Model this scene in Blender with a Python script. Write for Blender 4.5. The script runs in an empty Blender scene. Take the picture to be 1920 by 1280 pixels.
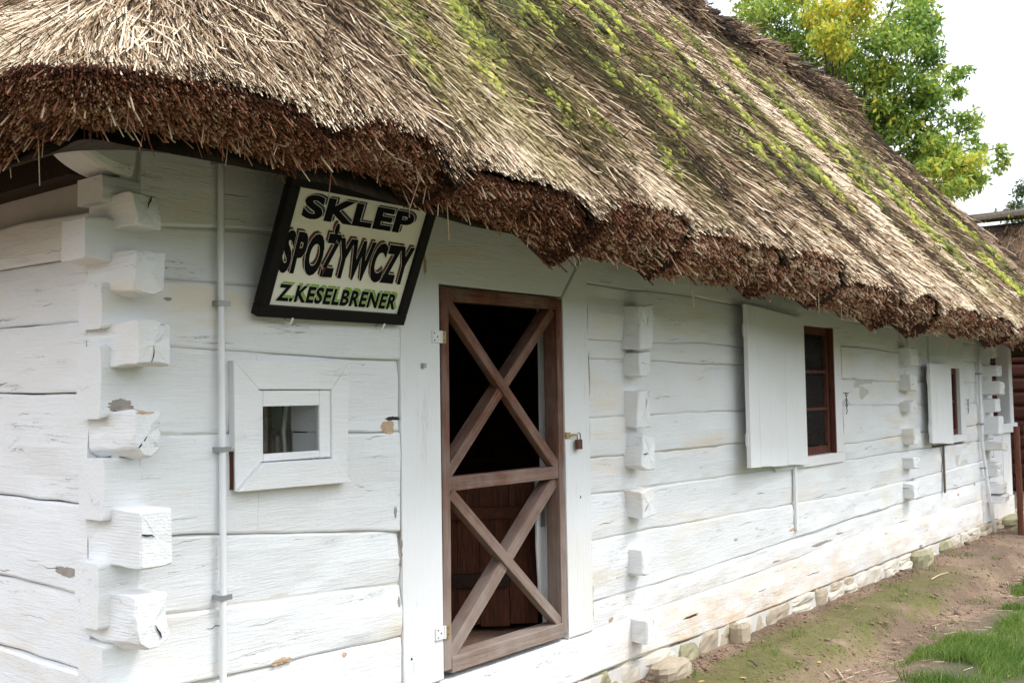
import bpy, math, random
import numpy as np
from mathutils import Vector, Matrix

random.seed(7)
RS = np.random.RandomState(11)
SC = bpy.context.scene
COL = SC.collection

# ------------------------------------------------------------------ camera, sky, sun, exposure
YAW = math.atan(1564 / 1950.0); PITCH = math.atan(104 / 1950.0); ROLL = math.radians(0.95)
CAM = np.array([-1.69, -3.19, 1.58])
cam_d = bpy.data.cameras.new('camera'); cam = bpy.data.objects.new('camera', cam_d); COL.objects.link(cam)
cam_d.sensor_width = 36.0; cam_d.lens = 36.0 * 1950 / 1920; cam_d.clip_start = 0.05; cam_d.clip_end = 2000
fw = Vector((math.cos(YAW) * math.cos(PITCH), math.sin(YAW) * math.cos(PITCH), math.sin(PITCH)))
rt = Vector((math.sin(YAW), -math.cos(YAW), 0)); up = rt.cross(fw)
cr, sr = math.cos(ROLL), math.sin(ROLL)
rt2 = rt * cr - up * sr; up2 = up * cr + rt * sr
m = Matrix((rt2, up2, -fw)).transposed().to_4x4(); m.translation = Vector(CAM)
cam.matrix_world = m
SC.camera = cam
cam_d.dof.use_dof = True; cam_d.dof.focus_distance = 4.6; cam_d.dof.aperture_fstop = 9.0

SUN_EL, SUN_AZ = 58, 26      # elevation; azimuth measured clockwise from -y (front) towards +x
world = bpy.data.worlds.new('World'); SC.world = world; world.use_nodes = True
nt = world.node_tree; nt.nodes.clear()
wo = nt.nodes.new('ShaderNodeOutputWorld'); bg = nt.nodes.new('ShaderNodeBackground')
sky = nt.nodes.new('ShaderNodeTexSky'); sky.sky_type = 'NISHITA'; sky.sun_disc = False
sky.sun_elevation = math.radians(SUN_EL)
_sx, _sy = math.sin(math.radians(SUN_AZ)), -math.cos(math.radians(SUN_AZ))
sky.sun_rotation = math.atan2(_sx, _sy)
sky.air_density = 1.0; sky.dust_density = 4.0; sky.ozone_density = 1.0
hs = nt.nodes.new('ShaderNodeHueSaturation'); hs.inputs['Saturation'].default_value = 0.25; hs.inputs['Value'].default_value = 1.0
mx = nt.nodes.new('ShaderNodeMix'); mx.data_type = 'RGBA'; mx.inputs[0].default_value = 0.8
tcw = nt.nodes.new('ShaderNodeTexCoord'); spw = nt.nodes.new('ShaderNodeSeparateXYZ'); nt.links.new(tcw.outputs['Generated'], spw.inputs[0])
ov = nt.nodes.new('ShaderNodeMapRange'); ov.inputs[3].default_value = .30; ov.inputs[4].default_value = 1.0   # overcast sky: brightest overhead
nt.links.new(spw.outputs[2], ov.inputs[0])
oc = nt.nodes.new('ShaderNodeVectorMath'); oc.operation = 'SCALE'; oc.inputs[0].default_value = (24.4, 25.6, 27.8); nt.links.new(ov.outputs[0], oc.inputs['Scale'])
nt.links.new(oc.outputs[0], mx.inputs[7])
nt.links.new(sky.outputs[0], hs.inputs['Color']); nt.links.new(hs.outputs[0], mx.inputs[6])
nt.links.new(mx.outputs[2], bg.inputs[0]); bg.inputs[1].default_value = 0.115
nt.links.new(bg.outputs[0], wo.inputs[0])
sd = bpy.data.lights.new('sun', 'SUN'); sd.energy = 2.0; sd.angle = math.radians(15); sd.color = (1, 0.97, 0.93)
sun = bpy.data.objects.new('sun', sd); COL.objects.link(sun)
sdir = Vector((_sx * math.cos(math.radians(SUN_EL)), _sy * math.cos(math.radians(SUN_EL)), math.sin(math.radians(SUN_EL))))
sun.rotation_euler = sdir.to_track_quat('Z', 'Y').to_euler(); sun.location = (3, -6, 12)
SC.view_settings.view_transform = 'Standard'; SC.view_settings.look = 'None'
SC.view_settings.exposure = 0.58; SC.view_settings.gamma = 1.0; SC.view_settings.use_curve_mapping = False
try:
    SC.cycles.max_bounces = 6; SC.cycles.diffuse_bounces = 4; SC.cycles.transparent_max_bounces = 6
except Exception: pass

# ------------------------------------------------------------------ numpy noise
def _h(ix, iy, iz, seed):
    n = (ix * 374761393 + iy * 668265263 + iz * 2147483647 + seed * 144665) & 0x7fffffff
    n = ((n ^ (n >> 13)) * 1274126177) & 0x7fffffff
    n = ((n ^ (n >> 15)) * 60493) & 0x7fffffff
    return (n & 0xffff) / 65535.0
def noise(x, y=0., z=0., seed=0):
    x, y, z = np.broadcast_arrays(np.asarray(x, float), np.asarray(y, float), np.asarray(z, float))
    ix, iy, iz = np.floor(x).astype(np.int64), np.floor(y).astype(np.int64), np.floor(z).astype(np.int64)
    fx, fy, fz = x - ix, y - iy, z - iz
    fx = fx * fx * (3 - 2 * fx); fy = fy * fy * (3 - 2 * fy); fz = fz * fz * (3 - 2 * fz)
    r = 0
    for a in (0, 1):
        for b in (0, 1):
            for c in (0, 1):
                w = (fx if a else 1 - fx) * (fy if b else 1 - fy) * (fz if c else 1 - fz)
                r = r + w * _h(ix + a, iy + b, iz + c, seed)
    return r * 2 - 1
def fbm(x, y=0., z=0., seed=0, o=3):
    r = 0; a = 1.0; t = 0
    for i in range(o):
        r = r + a * noise(np.asarray(x) * 2 ** i, np.asarray(y) * 2 ** i, np.asarray(z) * 2 ** i, seed + i); t += a; a *= .5
    return r / t
def lerp(x, pts):
    return np.interp(x, [p[0] for p in pts], [p[1] for p in pts])

# ------------------------------------------------------------------ object helpers
def tag(o, label=None, cat=None, group=None, kind=None):
    if label: o['label'] = label
    if cat: o['category'] = cat
    if group: o['group'] = group
    if kind: o['kind'] = kind
    return o
def thing(name, loc, label, cat, group=None):
    o = bpy.data.objects.new(name, None); o.empty_display_size = .2; COL.objects.link(o); o.location = loc
    return tag(o, label, cat, group)
def root_off(p):
    v = Vector((0, 0, 0))
    while p is not None:
        v += p.location; p = p.parent
    return v
def mobj(name, verts, faces, mat, parent=None, smooth=False, kind=None, attrs=None, link=True):
    me = bpy.data.meshes.new(name)
    verts = np.asarray(verts, float)
    off = root_off(parent)
    if off.length: verts = verts - np.array(off)
    if isinstance(faces, np.ndarray):
        n, k = faces.shape
        me.vertices.add(len(verts)); me.vertices.foreach_set('co', verts.astype(np.float32).ravel())
        me.loops.add(n * k); me.loops.foreach_set('vertex_index', faces.astype(np.int32).ravel())
        me.polygons.add(n); me.polygons.foreach_set('loop_start', np.arange(0, n * k, k, dtype=np.int32))
        try: me.polygons.foreach_set('loop_total', np.full(n, k, dtype=np.int32))
        except Exception: pass
        me.update(calc_edges=True)
    else:
        me.from_pydata([tuple(v) for v in verts], [], faces); me.update()
    if attrs:
        for an, vals in attrs.items():
            a = me.attributes.new(an, 'FLOAT', 'POINT'); a.data.foreach_set('value', np.asarray(vals, np.float32))
    if smooth: me.polygons.foreach_set('use_smooth', [True] * len(me.polygons))
    for mm in (mat if isinstance(mat, (list, tuple)) else [mat]): me.materials.append(mm)
    o = bpy.data.objects.new(name, me); COL.objects.link(o)
    if parent is not None: o.parent = parent
    if kind: o['kind'] = kind
    return o
def group_part(name, parent):
    o = bpy.data.objects.new(name, None); COL.objects.link(o); o.parent = parent; return o
class MB:
    def __init__(s): s.v = []; s.f = []
    def add(s, v, f):
        b = len(s.v); s.v += [tuple(p) for p in v]; s.f += [tuple(i + b for i in q) for q in f]
    def box(s, a, b):
        (x0, y0, z0), (x1, y1, z1) = a, b
        s.add([(x0,y0,z0),(x1,y0,z0),(x1,y1,z0),(x0,y1,z0),(x0,y0,z1),(x1,y0,z1),(x1,y1,z1),(x0,y1,z1)],
              [(0,3,2,1),(4,5,6,7),(0,1,5,4),(1,2,6,5),(2,3,7,6),(3,0,4,7)])
    def build(s, name, mat, parent=None, smooth=False, kind=None): return mobj(name, s.v, s.f, mat, parent, smooth, kind)
def beam(P0, P1, upv, w, h, n=6, bev=.006, amp=.0, seed=0, taper=None, caps=True):
    """rounded bar from P0 to P1; w across, h along upv; returns verts, faces"""
    P0 = np.array(P0, float); P1 = np.array(P1, float); d = P1 - P0; L = np.linalg.norm(d); d /= L
    u = np.array(upv, float); u -= d * (u @ d); u /= np.linalg.norm(u); s = np.cross(d, u)
    a, b = w / 2, h / 2
    sec = []
    for cx, cy, a0 in ((1, 1, 0), (-1, 1, 90), (-1, -1, 180), (1, -1, 270)):
        for k in (0, 45, 90):
            t = math.radians(a0 + k); sec.append((cx * (a - bev) + math.cos(t) * bev, cy * (b - bev) + math.sin(t) * bev))
    sec = np.array(sec); m_ = len(sec); V = []
    for i in range(n + 1):
        t = i / n; c = P0 + d * L * t
        k = 1.0 if taper is None else 1 + (taper - 1) * t
        q = sec * k
        if amp:
            q = q * (1 + amp * noise(t * L * 3 + seed * 7.3, sec[:, 0] * 20, sec[:, 1] * 20, seed))[:, None]
            c = c + (s * noise(t * L * 1.3, seed * 3.1) + u * noise(t * L * 1.3, seed * 5.7)) * amp * .12
        V += list(c + q[:, :1] * s + q[:, 1:] * u)
    F = []
    for i in range(n):
        for j in range(m_):
            k = (j + 1) % m_
            F.append((i * m_ + j, i * m_ + k, (i + 1) * m_ + k, (i + 1) * m_ + j))
    if caps: F += [tuple(range(m_ - 1, -1, -1)), tuple(n * m_ + j for j in range(m_))]
    return np.array(V), F
def tube(pts, r, n=8, closed=False):
    pts = [np.array(p, float) for p in pts]; V = []; F = []; m_ = len(pts); prev = None
    for i, p in enumerate(pts):
        if closed: d = pts[(i + 1) % m_] - pts[i - 1]
        else: d = pts[min(i + 1, m_ - 1)] - pts[max(i - 1, 0)]
        d /= np.linalg.norm(d) + 1e-9
        ref = np.array([0, 0, 1.]) if abs(d[2]) < .9 else np.array([1., 0, 0])
        if prev is not None: ref = prev
        s = np.cross(d, ref); s /= np.linalg.norm(s) + 1e-9; u = np.cross(s, d); prev = u
        rr = r[i] if hasattr(r, '__len__') else r
        for k in range(n):
            t = 2 * math.pi * k / n; V.append(p + (s * math.cos(t) + u * math.sin(t)) * rr)
    for i in range(m_ if closed else m_ - 1):
        j = (i + 1) % m_
        for k in range(n):
            l = (k + 1) % n; F.append((i * n + k, i * n + l, j * n + l, j * n + k))
    if not closed: F += [tuple(range(n - 1, -1, -1)), tuple((m_ - 1) * n + k for k in range(n))]
    return V, F

# ------------------------------------------------------------------ materials
def nodes_of(name):
    mt = bpy.data.materials.new(name); mt.use_nodes = True; t = mt.node_tree
    b = t.nodes['Principled BSDF']; return mt, t, b
def N(t, ty, **kw):
    n = t.nodes.new(ty)
    for k, v in kw.items():
        if k in n.inputs: n.inputs[k].default_value = v
        else: setattr(n, k, v)
    return n
def pos(t, scale=(1, 1, 1), rot=(0, 0, 0)):
    g = t.nodes.new('ShaderNodeNewGeometry'); mp = t.nodes.new('ShaderNodeMapping'); mp.inputs['Scale'].default_value = scale
    mp.inputs['Rotation'].default_value = rot
    t.links.new(g.outputs['Position'], mp.inputs[0]); return mp.outputs[0]
def nz(t, vec, scale, detail=4, rough=.6, dist=0):
    n = N(t, 'ShaderNodeTexNoise'); n.inputs['Scale'].default_value = scale; n.inputs['Detail'].default_value = detail
    n.inputs['Roughness'].default_value = rough; n.inputs['Distortion'].default_value = dist
    t.links.new(vec, n.inputs['Vector']); return n.outputs['Fac']
def ramp(t, fac, stops, interp='LINEAR'):
    r = t.nodes.new('ShaderNodeValToRGB'); r.color_ramp.interpolation = interp; e = r.color_ramp.elements
    while len(e) < len(stops): e.new(.5)
    for k, (p, c) in enumerate(stops):
        e[k].position = p; e[k].color = (c, c, c, 1) if not hasattr(c, '__len__') else (*c, 1)
    t.links.new(fac, r.inputs[0]); return r.outputs[0]
def mixc(t, fac, a, b, mode='MIX'):
    n = t.nodes.new('ShaderNodeMix'); n.data_type = 'RGBA'; n.blend_type = mode
    for s, v in ((0, fac), (6, a), (7, b)):
        if isinstance(v, bpy.types.NodeSocket): t.links.new(v, n.inputs[s])
        elif hasattr(v, '__len__'): n.inputs[s].default_value = (*v, 1)
        else: n.inputs[s].default_value = v
    return n.outputs[2]
def mth(t, op, a, b=None, clamp=False):
    n = t.nodes.new('ShaderNodeMath'); n.operation = op; n.use_clamp = clamp
    for s, v in ((0, a), (1, b)):
        if v is None: continue
        if isinstance(v, bpy.types.NodeSocket): t.links.new(v, n.inputs[s])
        else: n.inputs[s].default_value = v
    return n.outputs[0]
def bump(t, b, h, strength=.5, dist=.01, prev=None):
    n = t.nodes.new('ShaderNodeBump'); n.inputs['Strength'].default_value = strength; n.inputs['Distance'].default_value = dist
    t.links.new(h, n.inputs['Height'])
    if prev is not None: t.links.new(prev, n.inputs['Normal'])
    t.links.new(n.outputs[0], b.inputs['Normal']); return n.outputs[0]
def sepz(t):
    g = t.nodes.new('ShaderNodeNewGeometry'); s = t.nodes.new('ShaderNodeSeparateXYZ'); t.links.new(g.outputs['Position'], s.inputs[0]); return s.outputs

def paint_mat(name, axis, cracks=1.0, chips=1.0, stain=1.0, base=(.765, .780, .795)):
    """lime-painted hewn timber; grain runs along axis"""
    mt, t, b = nodes_of(name)
    s = {'x': (1.0, 10, 12), 'y': (10, 1.0, 12), 'z': (14, 14, .8)}[axis]
    sl = {'x': (1.0, 4, 5.0), 'y': (4, 1.0, 5.0), 'z': (5, 5, .7)}[axis]
    g1 = nz(t, pos(t, s), 4.5, 8, .68, .9)
    g2 = nz(t, pos(t, s), 16, 4, .6, .3)
    blot = nz(t, pos(t), 2.2, 5, .6)
    fine = nz(t, pos(t), 55, 4, .6)
    col = mixc(t, ramp(t, blot, [(.3, 0.), (.7, 1.)]), base, tuple(c * f for c, f in zip(base, (.95, .94, .92))))
    # yellowish lime stains
    st = nz(t, pos(t, sl), .9, 5, .65, .6)
    st2 = nz(t, pos(t), 1.1, 2, .5)
    stm = mth(t, 'MULTIPLY', ramp(t, st, [(.50, 0.), (.66, 1.)]), ramp(t, st2, [(.44, 0.), (.60, 1.)]))
    col = mixc(t, mth(t, 'MULTIPLY', stm, .50 * stain), col, (.74, .60, .40))
    xyz = sepz(t)
    if axis == 'x' and stain:
        # splash of mud above the ground along the sill
        low = ramp(t, xyz[2], [(.05, 1.), (.25, .7), (.50, 0.)])
        wx = ramp(t, mth(t, 'DIVIDE', xyz[0], 12.0), [(.24, .1), (.33, 1.), (.50, .9), (.62, .5), (1., .4)])
        nn = ramp(t, nz(t, pos(t, (1, 1, 2.5)), 2.6, 5, .65), [(.36, 0.), (.66, 1.)])
        col = mixc(t, mth(t, 'MULTIPLY', mth(t, 'MULTIPLY', low, wx), nn), col, (.62, .41, .22))
    # hairline checks running with the grain
    cz = nz(t, pos(t, {'x': (.55, 3, 9), 'y': (3, .55, 9), 'z': (12, 12, .35)}[axis]), 2.2, 5, .6, .3)
    crk = mth(t, 'SUBTRACT', 1.0, ramp(t, mth(t, 'ABSOLUTE', mth(t, 'SUBTRACT', cz, .5)), [(.0, 0.), (.0035, 1.)]))
    cm = ramp(t, nz(t, pos(t, {'x': (1, 3, 5), 'y': (3, 1, 5), 'z': (5, 5, 1)}[axis]), 1.7, 3, .5), [(.575, 0.), (.62, 1.)])
    crk = mth(t, 'MULTIPLY', mth(t, 'MULTIPLY', crk, cm), cracks)
    col = mixc(t, mth(t, 'MULTIPLY', crk, .9), col, (.10, .085, .07))
    # peeled flakes
    ch = nz(t, pos(t, {'x': (1, 2, 2.2), 'y': (2, 1, 2.2), 'z': (2.5, 2.5, 1)}[axis]), 7, 6, .72, .5)
    chm = ramp(t, ch, [(.715, 0.), (.725, 1.)])
    chm = mth(t, 'MULTIPLY', chm, chips)
    col = mixc(t, chm, col, mixc(t, fine, (.34, .25, .17), (.45, .42, .38)))
    # specks
    sp = ramp(t, nz(t, pos(t), 60, 2, .5), [(.76, 0.), (.80, 1.)])
    col = mixc(t, mth(t, 'MULTIPLY', sp, .6), col, (.25, .2, .15))
    t.links.new(col, b.inputs['Base Color']); b.inputs['Roughness'].default_value = .72
    b.inputs['Specular IOR Level'].default_value = .3
    h = mth(t, 'ADD', mth(t, 'MULTIPLY', g1, .9), mth(t, 'MULTIPLY', g2, .45))
    h = mth(t, 'ADD', h, mth(t, 'MULTIPLY', fine, .16))
    h = mth(t, 'SUBTRACT', h, mth(t, 'MULTIPLY', crk, 1.2)); h = mth(t, 'SUBTRACT', h, mth(t, 'MULTIPLY', chm, .5))
    bump(t, b, h, .6, .008)
    return mt
def wood_mat(name, axis, dark, light, grey=None, greyz=None, rough=.75, bs=.4, knots=True):
    mt, t, b = nodes_of(name)
    s = {'x': (1.2, 22, 22), 'y': (22, 1.2, 22), 'z': (22, 22, 1.2), 'n': (8, 8, 8)}[axis]
    tc = t.nodes.new('ShaderNodeTexCoord'); mp = t.nodes.new('ShaderNodeMapping'); mp.inputs['Scale'].default_value = s
    t.links.new(tc.outputs['Object'], mp.inputs[0])
    g = nz(t, mp.outputs[0], 2.2, 7, .62, .8)
    g2 = nz(t, mp.outputs[0], 9, 3, .6, .3)
    col = mixc(t, ramp(t, g, [(.28, 0.), (.70, 1.)]), dark, light)
    col = mixc(t, mth(t, 'MULTIPLY', ramp(t, g2, [(.42, 1.), (.52, 0.)]), .55), col, tuple(c * .4 for c in dark))
    if grey:
        w = ramp(t, nz(t, pos(t, (3, 3, 2)), 1.6, 4, .6), [(.38, 0.), (.62, 1.)])
        if greyz: w = mth(t, 'ADD', mth(t, 'MULTIPLY', w, .32), ramp(t, mth(t, 'DIVIDE', sepz(t)[2], 3.), [(greyz[0] / 3, .6), (greyz[1] / 3, -.0)]), True)
        col = mixc(t, w, col, mixc(t, g, tuple(c * .45 for c in grey), grey))
    t.links.new(col, b.inputs['Base Color']); b.inputs['Roughness'].default_value = rough
    b.inputs['Specular IOR Level'].default_value = .25
    bump(t, b, mth(t, 'ADD', g, mth(t, 'MULTIPLY', g2, .5)), bs, .004)
    return mt
def plain(name, col, rough=.6, metal=0, var=.12, scale=20, bs=.15, spec=.5):
    mt, t, b = nodes_of(name)
    b.inputs['Specular IOR Level'].default_value = spec
    n = nz(t, pos(t), scale, 5, .6)
    c = mixc(t, n, tuple(x * (1 - var * 1.5) for x in col), tuple(min(1, x * (1 + var * 1.5)) for x in col))
    t.links.new(c, b.inputs['Base Color']); b.inputs['Roughness'].default_value = rough; b.inputs['Metallic'].default_value = metal
    bump(t, b, n, bs, .003)
    return mt
def strand_mat(name, stops, rough=.65, trans=0., spec=.3, mossy=False):
    mt, t, b = nodes_of(name)
    a = t.nodes.new('ShaderNodeAttribute'); a.attribute_name = 'tone'
    n = nz(t, pos(t), 30, 3, .6)
    f = mth(t, 'ADD', a.outputs['Fac'], mth(t, 'MULTIPLY', mth(t, 'SUBTRACT', n, .5), .25), True)
    c = ramp(t, f, stops)
    if mossy:      # reeds overgrown with a film of moss
        a2 = t.nodes.new('ShaderNodeAttribute'); a2.attribute_name = 'moss'
        c = mixc(t, mth(t, 'MULTIPLY', a2.outputs['Fac'], .6), c, mixc(t, f, (.04, .036, .008), (.27, .24, .07)))
    t.links.new(c, b.inputs['Base Color']); b.inputs['Roughness'].default_value = rough; b.inputs['Specular IOR Level'].default_value = spec
    if trans:
        out = t.nodes['Material Output']; tr = t.nodes.new('ShaderNodeBsdfTranslucent'); ms = t.nodes.new('ShaderNodeMixShader')
        t.links.new(c, tr.inputs[0]); ms.inputs[0].default_value = trans
        t.links.new(b.outputs[0], ms.inputs[1]); t.links.new(tr.outputs[0], ms.inputs[2]); t.links.new(ms.outputs[0], out.inputs[0])
    return mt

M = {}
M['px'] = paint_mat('white_lime_paint_long', 'x')
M['py'] = paint_mat('white_lime_paint_side', 'y')
M['pz'] = paint_mat('white_lime_paint_upright', 'z', .5, .6, .6)
M['pblock'] = paint_mat('white_lime_paint_endgrain', 'z', .6, .9, 1.0)
def end_mat():
    mt = paint_mat('white_lime_paint_rings', 'y', .9, 1.3, 1.0); t = mt.node_tree; b = t.nodes['Principled BSDF']
    w = t.nodes.new('ShaderNodeTexWave'); w.wave_type = 'RINGS'; w.rings_direction = 'Y'; w.inputs['Scale'].default_value = 28; w.inputs['Distortion'].default_value = 3; w.inputs['Detail'].default_value = 3
    tc = t.nodes.new('ShaderNodeTexCoord'); t.links.new(tc.outputs['Object'], w.inputs[0])
    bp = t.nodes.new('ShaderNodeBump'); bp.inputs['Strength'].default_value = .12; bp.inputs['Distance'].default_value = .003
    t.links.new(w.outputs[1], bp.inputs['Height']); old = b.inputs['Normal'].links[0].from_socket; t.links.new(old, bp.inputs['Normal']); t.links.new(bp.outputs[0], b.inputs['Normal'])
    return mt
M['pend'] = end_mat()
M['psmooth'] = paint_mat('white_oil_paint', 'z', .35, .25, .15, (.79, .80, .81))
M['pframe'] = paint_mat('white_window_paint', 'x', .25, .2, .15, (.79, .80, .81))
M['mortar'] = plain('lime_chinking', (.55, .53, .49), .9, 0, .1, 14, .5)
M['peeled'] = plain('bare_plaster_patch', (.46, .33, .22), .9, 0, .3, 30, .6)
M['peeledgrey'] = plain('bare_grey_wood', (.30, .27, .24), .9, 0, .3, 30, .6)
M['door'] = wood_mat('weathered_door_timber', 'n', (.10, .040, .022), (.24, .105, .06), (.36, .31, .28), (.9, 1.75))
M['door_z'] = wood_mat('weathered_door_stile', 'z', (.070, .022, .012), (.23, .085, .045), (.42, .35, .30), (.5, 1.6), .8, .9)
M['door_x'] = wood_mat('weathered_door_rail', 'x', (.11, .045, .025), (.26, .11, .06), (.40, .36, .33), (.9, 1.75))
M['brown_z'] = wood_mat('brown_plank', 'z', (.055, .018, .009), (.14, .046, .022))
M['brown_x'] = wood_mat('brown_board', 'x', (.055, .018, .009), (.13, .044, .022))
M['floor'] = wood_mat('worn_floor_board', 'x', (.22, .13, .085), (.36, .24, .17))
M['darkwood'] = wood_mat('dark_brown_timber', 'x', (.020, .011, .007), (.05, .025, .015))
M['darklog'] = wood_mat('dark_brown_log', 'x', (.045, .014, .009), (.10, .032, .020))
M['winbrown'] = wood_mat('red_brown_window_timber', 'z', (.06, .02, .012), (.15, .05, .03))
M['fence'] = wood_mat('fence_timber', 'z', (.10, .035, .02), (.20, .075, .045))
M['gate'] = wood_mat('grey_gate_timber', 'z', (.10, .08, .06), (.22, .18, .14))
M['bark'] = wood_mat('bark', 'z', (.05, .04, .03), (.13, .11, .09), bs=.8)
M['black'] = plain('black_sign_frame', (.006, .005, .005), .6, 0, .2, 25, .15, .2)
M['panel'] = plain('cream_sign_panel', (.83, .81, .72), .5, 0, .05, 6, .02)
M['ink'] = plain('black_lettering', (.005, .005, .006), .85, 0, .1, 6, .0, .15)
M['inkblue'] = plain('dark_blue_lettering', (.012, .028, .085), .4, 0, .1, 6, .0)
M['inkred'] = plain('dark_red_lettering', (.10, .012, .012), .4, 0, .1, 6, .0)
M['inkgreen'] = plain('green_lettering', (.24, .44, .05), .4, 0, .1, 6, .0)
M['inkwhite'] = plain('white_outline', (.80, .79, .72), .4, 0, .05, 6, .0)
M['steel'] = plain('grey_steel', (.33, .34, .35), .45, .6, .15, 40)
M['brass'] = plain('old_brass', (.42, .31, .13), .5, .6, .3, 60)
M['rust'] = plain('rusty_iron', (.12, .055, .035), .75, .35, .4, 60, .4)
M['iron'] = plain('black_iron', (.025, .022, .02), .6, .5, .3, 60, .3)
M['conduit'] = plain('white_conduit', (.74, .75, .77), .45, 0, .03, 12, .02)
M['hole'] = plain('dark_screw_hole', (.02, .018, .016), .8)
M['stone'] = plain('pale_limestone', (.36, .30, .22), .92, 0, .35, 7, .9)
M['stone2'] = plain('whitewashed_stone', (.52, .47, .39), .9, 0, .22, 9, .8)
M['stone3'] = plain('mossy_stone', (.27, .25, .15), .95, 0, .4, 8, .9)
M['earth'] = plain('brown_earth', (.20, .13, .085), .95, 0, .35, 12, .9)
M['litter'] = plain('dry_straw_litter', (.50, .40, .26), .8, 0, .25, 20)
M['leafy'] = plain('fallen_yellow_leaf', (.55, .36, .08), .7, 0, .3, 20)
M['straw'] = strand_mat('weathered_reed', mossy=True, rough=.85, spec=.10, stops= [(0, (.010, .006, .003)), (.25, (.050, .028, .014)), (.5, (.155, .098, .055)), (.76, (.37, .265, .165)), (1, (.68, .56, .41))])
M['reed'] = strand_mat('cut_reed_ends', rough=.85, spec=.12, stops= [(0, (.018, .007, .004)), (.35, (.085, .032, .018)), (.65, (.235, .098, .056)), (.85, (.42, .23, .15)), (1, (.62, .49, .36))])
M['moss'] = strand_mat('cushion_moss', [(0, (.022, .022, .006)), (.3, (.065, .070, .010)), (.6, (.155, .17, .018)), (.85, (.27, .285, .032)), (1, (.36, .32, .07))], .9)
M['grass'] = strand_mat('green_grass', [(0, (.05, .08, .015)), (.5, (.115, .215, .035)), (1, (.30, .38, .11))], .6, .3)
M['leafg'] = strand_mat('ash_tree_leaf', [(0, (.04, .085, .015)), (.35, (.15, .27, .045)), (.62, (.34, .44, .08)), (.85, (.58, .56, .07)), (1, (.78, .60, .06))], .55, .42)
M['leafd'] = strand_mat('grey_green_leaf', [(0, (.05, .075, .035)), (1, (.16, .22, .09))], .6, .3)

# thatch body
mt, t, b = nodes_of('thatch_mass')
g = nz(t, pos(t, (8, 1, 1)), 6, 6, .7, .3)
t.links.new(ramp(t, g, [(.3, (.02, .014, .009)), (.7, (.08, .055, .035))]), b.inputs['Base Color']); b.inputs['Roughness'].default_value = .9
bump(t, b, g, 1, .03); M['thatch'] = mt
mt, t, b = nodes_of('thatch_cut_face')
g = nz(t, pos(t), 60, 4, .7)
t.links.new(ramp(t, g, [(.35, (.012, .006, .004)), (.65, (.07, .03, .02))]), b.inputs['Base Color']); b.inputs['Roughness'].default_value = .95
bump(t, b, g, 1, .02); M['cut'] = mt
# glass
mt, t, b = nodes_of('dusty_glass')
b.inputs['Base Color'].default_value = (.9, .92, .92, 1); b.inputs['Roughness'].default_value = .03
gl = t.nodes.new('ShaderNodeBsdfGlossy'); gl.inputs['Roughness'].default_value = .04
tr = t.nodes.new('ShaderNodeBsdfTransparent'); df = t.nodes.new('ShaderNodeBsdfDiffuse'); df.inputs[0].default_value = (.5, .5, .48, 1)
fr = t.nodes.new('ShaderNodeFresnel'); fr.inputs[0].default_value = 1.28
m1 = t.nodes.new('ShaderNodeMixShader'); m2 = t.nodes.new('ShaderNodeMixShader')
t.links.new(fr.outputs[0], m1.inputs[0]); t.links.new(tr.outputs[0], m1.inputs[1]); t.links.new(gl.outputs[0], m1.inputs[2])
dm = ramp(t, nz(t, pos(t), 160, 3, .6), [(.64, .01), (.74, .4)])
t.links.new(dm, m2.inputs[0]); t.links.new(m1.outputs[0], m2.inputs[1]); t.links.new(df.outputs[0], m2.inputs[2])
t.links.new(m2.outputs[0], t.nodes['Material Output'].inputs[0]); M['glass'] = mt
# ground
mt, t, b = nodes_of('bare_soil_and_moss')
n1 = nz(t, pos(t), 1.3, 6, .6, .4); n2 = nz(t, pos(t), 14, 6, .65); n3 = nz(t, pos(t), 60, 3, .6)
xyz = sepz(t)
soil = mixc(t, n2, (.07, .045, .028), (.25, .17, .11))
soil = mixc(t, ramp(t, n1, [(.45, 0.), (.7, 1.)]), soil, (.31, .215, .145))
wob = mth(t, 'ADD', xyz[1], mth(t, 'MULTIPLY', mth(t, 'SUBTRACT', n1, .5), .5))
mband = ramp(t, mth(t, 'ADD', mth(t, 'MULTIPLY', wob, -.5), 0.0), [(.05, 0.), (.10, 1.), (.27, 1.), (.34, 0.)])
xb = ramp(t, mth(t, 'DIVIDE', xyz[0], 20.), [(.0, 1.), (.36, 1.), (.43, 0.), (1., 0.)])
mm = mth(t, 'MULTIPLY', mth(t, 'MULTIPLY', mband, xb), ramp(t, nz(t, pos(t), 3.2, 6, .7), [(.33, 0.), (.50, 1.)]))
soil = mixc(t, mth(t, 'MULTIPLY', mm, .8), soil, mixc(t, n2, (.05, .058, .010), (.17, .17, .028)))
grs = ramp(t, mth(t, 'MULTIPLY', xyz[1], -.1), [(.095, 0.), (.13, 1.)])
soil = mixc(t, mth(t, 'MULTIPLY', grs, .9), soil, mixc(t, n2, (.038, .045, .017), (.09, .095, .042)))
t.links.new(soil, b.inputs['Base Color']); b.inputs['Roughness'].default_value = .95
bump(t, b, mth(t, 'ADD', n2, mth(t, 'MULTIPLY', n3, .5)), 1.0, .035); M['ground'] = mt

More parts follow.
